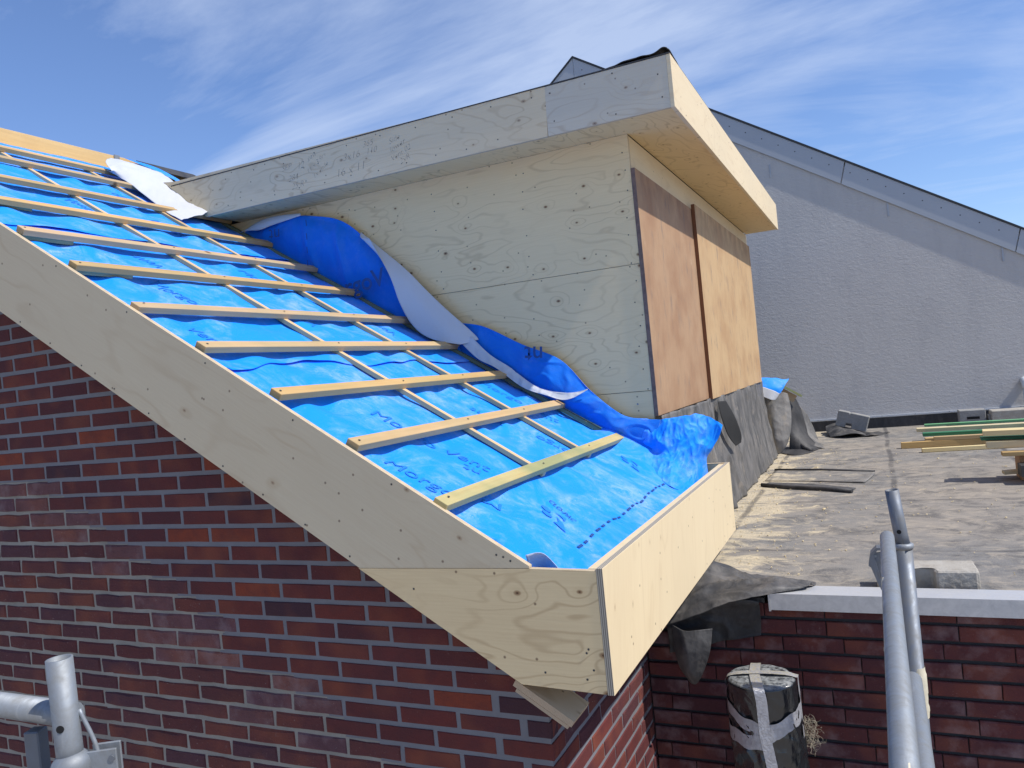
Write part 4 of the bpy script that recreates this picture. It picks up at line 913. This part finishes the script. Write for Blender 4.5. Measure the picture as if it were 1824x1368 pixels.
# ------------------------------------------------------------------ grey neighbour
gh = thing('neighbour_house', (0, 7.2, -3.2), 'grey stuccoed neighbour gable with metal verge behind the flat roof', 'building')
gh.location.x = .5; gh.rotation_euler.z = math.radians(4)
PK = (-2.060, 4.734)
sr = (4.734 - 1.943) / (-2.060 - 2.391); slp = .86
prism('wall', [(-6.0, -3.2), (7.0, -3.2), (7.0, PK[1] + sr * (7.0 - PK[0]) - .06), (PK[0], PK[1] - .06), (-6.0, PK[1] - slp * (PK[0] + 6) * -1 * -1 - .06)], 'y', 7.215, 7.5, M_stucco, gh)
zv = lambda x: PK[1] + sr * (x - PK[0])
jx = [-2.060, -.60, .755, 2.30, 3.9, 6.9]
for a, b in zip(jx[:-1], jx[1:]):
    g = .005
    a2 = a + (g if a > -2 else 0)
    vb_ = prism('verge_sheet', [(a2, zv(a2) - .262), (b - g, zv(b - g) - .262), (b - g + .06, zv(b - g + .06)), (a2 + (.06 if a > -2 else 0), zv(a2 + (.06 if a > -2 else 0)))], 'y', 7.196, 7.212, M_verge, gh)
    pts = []
    x = a + .1
    while x < b - .05: pts.append((x, 7.196, zv(x) - .10)); x += .165
    screws('screw', pts, (0, -1, 0), .007, M_screw, vb_)
zl = lambda x: PK[1] + slp * (x - PK[0])
prism('verge_sheet', [(-2.30, zl(-2.30) - .30), (-2.064, PK[1] - .30), (-2.064, PK[1] - .002), (-3.4, zl(-3.4)), (-3.4, zl(-3.4) - .3)], 'y', 7.1965, 7.2115, M_verge, gh)
prism('roof', [(PK[0], PK[1] + .003), (7.0, zv(7.0) + .003), (7.0, zv(7.0) + .022), (PK[0], PK[1] + .026)], 'y', 7.185, 11, M_slate, gh)
prism('roof', [(PK[0] - .001, PK[1] + .003), (PK[0] - .001, PK[1] + .026), (-5.0, zl(-5.0) + .026), (-5.0, zl(-5.0) + .003)], 'y', 7.185, 11, M_slate, gh)
for x, zt in ((.052, 3.02), (1.188, 2.40), (2.192, 1.775)):
    box('wall_strip', x - .008, x + .008, 7.207, 7.2145, zt - .115, zt + .03, M_verge, gh)
box('base_trim', -1.0, 6.5, 7.19, 7.2145, .160, .182, M_verge, gh, .001)
box('base_trim_lip', -1.0, 6.5, 7.184, 7.1895, .166, .171, M_alu, gh)
box('base_upstand', -1.0, 6.5, 7.195, 7.214, .0, .1595, M_rub_blk, gh)
screws('trim_screw', [(x, 7.19, .176) for x in [.3 + .32 * q for q in range(8)]], (0, -1, 0), .004, M_screw, [o for o in gh.children if o.name.startswith('base_trim')][0])
dp = thing('downpipe', (2.27, 7.25, ZF), 'short white plastic pipe with an elbow on the grey wall', 'pipe')
tube('pipe', [(2.275, 7.25, .06), (2.273, 7.25, .36)], .036, M_pvc, dp, 18)
tube('elbow', [(2.273, 7.25, .361), (2.273, 7.25, .392), (2.274, 7.26, .417), (2.274, 7.28, .43), (2.274, 7.31, .436), (2.274, 7.345, .436)], .042, M_pvc, dp, 18)

# ------------------------------------------------------------------ wrapped vent pipe in front of the low wall
vt = thing('wrapped_vent', (.485, .66, -3.2), 'vent pipe wrapped in black plastic bag and silver duct tape', 'vent')
CX, CY, RV, ZT = .484, .655, .1105, -.100
lean = lambda z: (CX + (z - ZT) * -.02, CY)
def vsurf(a, z, k=0.):
    cx, cy = lean(z); r = RV * (1 + .05 * max(0, min(1, (ZT - z - .12) * 6)))
    low = max(0, min(1, (ZT - z) * 9)); w = .006 * noise.noise(Vector((math.cos(a) * 3, math.sin(a) * 3, z * 9))) + .020 * low * (.3 - abs(noise.noise(Vector((math.cos(a) * 2.6 + z * 12, math.sin(a) * 2.6, z * 13 + a * .0))))) + .004 * low * (.4 - abs(noise.noise(Vector((math.cos(a) * 9 - z * 25, math.sin(a) * 9, z * 22)))))
    return Vector((cx + (r + w * (1 - k) + .003 * k) * math.cos(a), cy + (r + w * (1 - k) + .003 * k) * math.sin(a), z))
def plastic():
    s = NT('glossy black plastic bag'); P = s.tc.outputs['Object']; q = s.sep(P)
    h = s.noise(s.comb(s.mth('MULTIPLY', q[0], 1.2), s.mth('MULTIPLY', q[1], 1.2), s.mth('MULTIPLY', q[2], .7)), 22., 5, .55, 2.2)
    n = s.n.new('ShaderNodeNewGeometry'); up = s.sep(n.outputs['Normal'])[2]
    dust = s.mth('MULTIPLY', s.mapr(up, .55, .9), s.mapr(s.noise(P, 60., 5, .7), .38, .62, .1, .8))
    col = s.mix(dust, (.012, .014, .016), (.30, .31, .30))
    return s.fin(col, s.mapr(dust, 0., .6, .13, .8), 0, s.bump(s.mth('ABSOLUTE', s.mth('SUBTRACT', h, .5)), .006, .5), .8)
M_plas = plastic()
def tape():
    s = NT('silver duct tape'); P = s.tc.outputs['Object']
    col = s.mix(s.mapr(s.noise(P, 30., 5, .7, 1.), .4, .65, 0., .5), (.42, .42, .44), (.22, .21, .22))
    n = s.n.new('ShaderNodeNewGeometry'); up = s.sep(n.outputs['Normal'])[2]
    col = s.mix(s.mth('MULTIPLY', s.mapr(up, .5, .9), s.mapr(s.noise(P, 80., 5, .7), .38, .6)), col, (.46, .42, .32))
    return s.fin(col, .42, .35, s.bump(s.noise(P, 48., 4, .6, 1.5), .005, .8))
M_tape = tape()
N = 160; zs_ = [ZT - .004 * (i) for i in range(0, 130)] + [ZT - .52 - .01 * i for i in range(42)]
vs = []; fs = []
for z in zs_:
    for k in range(N): vs.append(vsurf(2 * PI * k / N, z))
for i in range(len(zs_) - 1):
    for k in range(N): fs.append((i * N + k, (i + 1) * N + k, (i + 1) * N + (k + 1) % N, i * N + (k + 1) % N))
ri = [.9, .6, .3]; base = 0
prev = 0
for q, f_ in enumerate(ri):
    st0 = len(vs)
    for k in range(N):
        p = vsurf(2 * PI * k / N, ZT); c = Vector((CX, CY, ZT)); v = c + (p - c) * f_; v.z = ZT + .006 + .003 * noise.noise(v * 22); vs.append(v)
    for k in range(N): fs.append((prev + k, prev + (k + 1) % N, st0 + (k + 1) % N, st0 + k))
    prev = st0
vs.append((CX, CY, ZT + .007)); fs += [(prev + k, prev + (k + 1) % N, len(vs) - 1) for k in range(N)]
mobj('plastic_bag', vs, fs, M_plas, vt, smooth=True)
def band(a0, a1, zf0, zf1, w, name='tape_band', n=40, lift=1.4):
    vs = []; fs = []
    for i in range(n + 1):
        t = i / n; a = a0 + (a1 - a0) * t; zc = zf0 + (zf1 - zf0) * t + .004 * math.sin(t * 17)
        for q in range(5):
            z = zc + w * (q / 4 - .5); cx, cy = lean(z); r = RV * (1 + .05 * max(0, min(1, (ZT - z - .12) * 6))) + .0045 * lift + .0012 * noise.noise(Vector((a * 9, z * 60, 0)))
            vs.append((cx + r * math.cos(a), cy + r * math.sin(a), z))
    for i in range(n):
        for q in range(4): fs.append((i * 5 + q, i * 5 + q + 1, (i + 1) * 5 + q + 1, (i + 1) * 5 + q))
    return mobj(name, vs, fs, M_tape, vt, smooth=True)
band(R_(170), R_(278), -.160, -.232, .040); band(R_(262), R_(385), -.242, -.175, .050)
band(R_(178), R_(282), -.262, -.268, .046, lift=1.7); band(R_(255), R_(360), -.262, -.180, .04)
# tape running over the top and down the front
def tape_path(pts, w, side):
    vs = []; fs = []; side = Vector(side); n = 60; P = [Vector(p) for p in pts]
    for i in range(n + 1):
        p = catmull(P, i / n)
        for q in range(4): vs.append(p + side * (w * (q / 3 - .5)) + Vector((0, -.0008, .0012)) * noise.noise(p * 90 + Vector((q, 0, 0))))
    for i in range(n):
        for q in range(3): fs.append((i * 4 + q, i * 4 + q + 1, (i + 1) * 4 + q + 1, (i + 1) * 4 + q))
    return mobj('tape_strip', vs, fs, M_tape, vt, smooth=True)
def front(a, z, e=.0095):
    cx, cy = lean(z); r = RV * (1 + .05 * max(0, min(1, (ZT - z - .12) * 6))) + e; return (cx + r * math.cos(a), cy + r * math.sin(a), z)
a_ = R_(276)
tape_path([(CX - .03, CY + RV, ZT - .02), (CX - .03, CY + RV * .95, ZT + .008), (CX - .02, CY, ZT + .0125), (CX, CY - RV * .8, ZT + .0125), (CX + .008, CY - RV - .004, ZT + .004), front(a_, ZT - .03), front(a_, ZT - .08), front(a_, ZT - .14, .012), front(R_(279), ZT - .20, .012), front(R_(282), ZT - .28, .012), front(R_(285), ZT - .40, .010)], .034, (.985, .17, 0))
tape_path([(CX - RV - .002, CY - .01, ZT - .03), (CX - RV * .93, CY - .01, ZT + .008), (CX, CY + .01, ZT + .0155), (CX + RV * .93, CY + .02, ZT + .008), (CX + RV + .004, CY + .02, ZT - .03), (CX + RV + .008, CY + .01, ZT - .3)], .028, (0, 1, 0))
tube('pipe', [(CX + .02, CY, -3.2), (CX + .02, CY, -1.03)], .08, M_galv_d, vt, 24)

# dry weed growing from the joint
wv = []; wf = []; rw_ = random.Random(3)
def twig(p, d, L, r, n=5):
    P = [p.copy()]
    for i in range(n):
        d = (d + Vector((rw_.uniform(-1, 1), rw_.uniform(-.7, .7), rw_.uniform(-1, .95))) * .9).normalized(); p = p + d * (L / n); P.append(p.copy())
    for a, b in zip(P[:-1], P[1:]):
        t = (b - a).normalized(); s1_ = t.orthogonal().normalized() * r; s2_ = t.cross(s1_); k = len(wv)
        for c in (a, b): wv.extend([c + s1_, c - s1_ * .5 + s2_ * .87, c - s1_ * .5 - s2_ * .87])
        wf.extend([(k, k + 1, k + 4, k + 3), (k + 1, k + 2, k + 5, k + 4), (k + 2, k, k + 3, k + 5)])
    return P
for q in range(80):
    P = twig(Vector((.575 + rw_.uniform(-.03, .02), .955 + rw_.uniform(-.02, .015), -.385 + rw_.uniform(-.06, .04))), Vector((rw_.uniform(-.4, 1), -.5, rw_.uniform(-1, .6))).normalized(), rw_.uniform(.03, .09), .0006)
    for s_ in P[1:]:
        if rw_.random() < .7: twig(s_, Vector((rw_.uniform(-1, 1), rw_.uniform(-1, 0), rw_.uniform(-1, 1))).normalized(), .02, .0005, 3)
o = mobj('dry_weed', wv, wf, simple('dry straw', (.30, .26, .20), .9)); tag(o, 'tuft of dry tangled weed on the dark brick wall beside the wrapped vent', 'dead plant')

# ------------------------------------------------------------------ scaffold, right
sr_ = thing('scaffold_frame', (.93, .55, -3.2), 'galvanised scaffold post with a long tube running towards the viewer, at right', 'scaffold')
tube('post', [(.955, .548, -3.2), (.944, .552, .372)], .0243, M_galv_d, sr_, 28)
sp = tube('spigot', [(.944, .552, .372), (.9405, .551, .40), (.9275, .547, .534)], [.0200, .0193, .0190], M_galv_d, sr_, 28, hollow=.0158)
tube('collar', [(.944, .552, .358), (.944, .552, .364), (.944, .552, .372), (.944, .552, .376)], [.0255, .0285, .0285, .022], M_galv, sr_, 28)
c = Vector((.9385, .549, .412)); d = Vector((-.12, -.99, .03)).normalized()
tube('pin_hole', [c + d * .0172, c + d * .0196], .0062, M_hole, sr_, 14)
tube('guard_rail', [(.904, .372, .425), (.904, .371, .434), (.904, .355, .437), (.904, -1.95, .437)], [.008, .015, .0183, .0183], M_galv, sr_, 28)
tube('lower_rail', [(.930, -.03, .200), (.930, -.05, .205), (.930, -1.95, .205)], [.010, .0195, .0195], M_galv, sr_, 24)
prism('wedge_bracket', [(.850, .350), (.858, .384), (.874, .400), (.895, .400), (.893, .395), (.876, .393), (.866, .380), (.880, .300), (.893, .260), (.888, .255), (.870, .300), (.856, .345)], 'y', .385, .425, M_galv_d, sr_)
prism('wedge_plate', [(.860, .384), (.895, .388), (.895, .27), (.884, .29)], 'y', .392, .396, M_galv_d, sr_)
tube('rivet', [(.869, .3895, .376), (.869, .3915, .376)], .004, M_galv, sr_, 12)
def splash(name, mid, axis, r0, a0, a1, l0, l1, par, seed):
    """thin irregular dried paint skin on a tube running along axis"""
    vs = []; fs = []; ax = Vector(axis).normalized(); u = ax.orthogonal().normalized(); w = ax.cross(u); nn, nl = 14, 14
    for i in range(nl + 1):
        for k in range(nn + 1):
            a = a0 + (a1 - a0) * k / nn; l = l0 + (l1 - l0) * i / nl
            e = min(i / nl, 1 - i / nl, k / nn, 1 - k / nn) * 3 + noise.noise(Vector((a * 2.2, l * 22, seed))) * .9
            r = r0 + (.0006 if e > .35 else -.002)
            vs.append(Vector(mid) + ax * l + (u * math.cos(a) + w * math.sin(a)) * r)
    for i in range(nl):
        for k in range(nn): q = i * (nn + 1) + k; fs.append((q, q + 1, q + nn + 2, q + nn + 1))
    return mobj(name, vs, fs, M_paint, par, smooth=True)
post = sr_.children[0]
splash('paint_splash', (.949, .55, -.02), (0, 0, 1), .0243, R_(0), R_(359), -.12, .03, sr_, 2.)
splash('paint_splash', (.904, -.99, .437), (0, 1, 0), .0183, R_(0), R_(359), -.14, .06, sr_, 5.)
for yy, ss in ((-.26, 3.), (-.10, 8.), (-.50, 4.)): splash('paint_splash', (.904, yy, .437), (0, 1, 0), .0183, R_(100 + ss * 12), R_(200 + ss * 10), -.012, .012, sr_, ss)

# scaffold, left
sl_ = thing('scaffold_frame', (-.258, -1.22, -3.2), 'pale galvanised scaffold post with a hinge plate at the lower left corner', 'scaffold')
px, py = -.2575, -1.2195
tube('post', [(px + .006, py, -3.2), (px + .004, py, .445)], .0243, M_galv, sl_, 32)
tube('collar', [(px + .004, py, .430), (px + .004, py, .440), (px + .004, py, .452), (px + .004, py, .458), (px + .003, py, .466)], [.0245, .0275, .0285, .0265, .0195], M_galv, sl_, 32)
tube('spigot', [(px + .003, py, .455), (px + .0022, py, .48), (px, py, .6130)], .0190, M_galv, sl_, 32, hollow=.0158)
c = Vector((px + .002, py, .510)); d = Vector((.45, -.88, .05)).normalized()
tube('pin_hole', [c + d * .0178, c + d * .01945], .0058, M_hole, sl_, 16)
tube('cross_rail', [(-2.2, py + .02, .5155), (px - .010, py + .02, .5155)], .0195, M_galv, sl_, 28)
frame_box('square_upright', (-.352, py + .012, -.9), (Vector((.94, .34, 0)), Vector((-.34, .94, 0)), AX[2]), (.0125, .0125, 1.388), M_galv_d, sl_, .002)
e1_ = Vector((.86, .51, 0)); e2_ = Vector((-.51, .86, 0))
hp = frame_box('hinge_plate', Vector((px, py, .40)) + e1_ * .047, (e1_, e2_, AX[2]), (.023, .0025, .064), M_galv, sl_, .001)
frame_box('hinge_plate', Vector((px, py, .40)) + e1_ * .047 + e2_ * .022, (e1_, e2_, AX[2]), (.021, .0025, .066), M_galv, sl_, .001)
frame_box('hinge_back', Vector((px, py, .39)) + e1_ * .028 + e2_ * .011, (e1_, e2_, AX[2]), (.004, .010, .06), M_galv_d, sl_, .001)
cc = Vector((px, py, .450)) + e1_ * .063 - e2_ * .0027
tube('rivet', [cc, cc - e2_ * .0018], .0048, M_galv_d, sl_, 14)
vs = []
arc = [Vector((px, py + .004, 0)) + e1_ * (.018 + .022 * math.sin(t * PI / 2) ** 1.2) + Vector((0, 0, .530 - .085 * t)) for t in [q / 10 for q in range(11)]]
tube('bent_lug', arc, .0034, M_galv, sl_, 8)
print('bricks', nb, 'objects', len(bpy.data.objects))
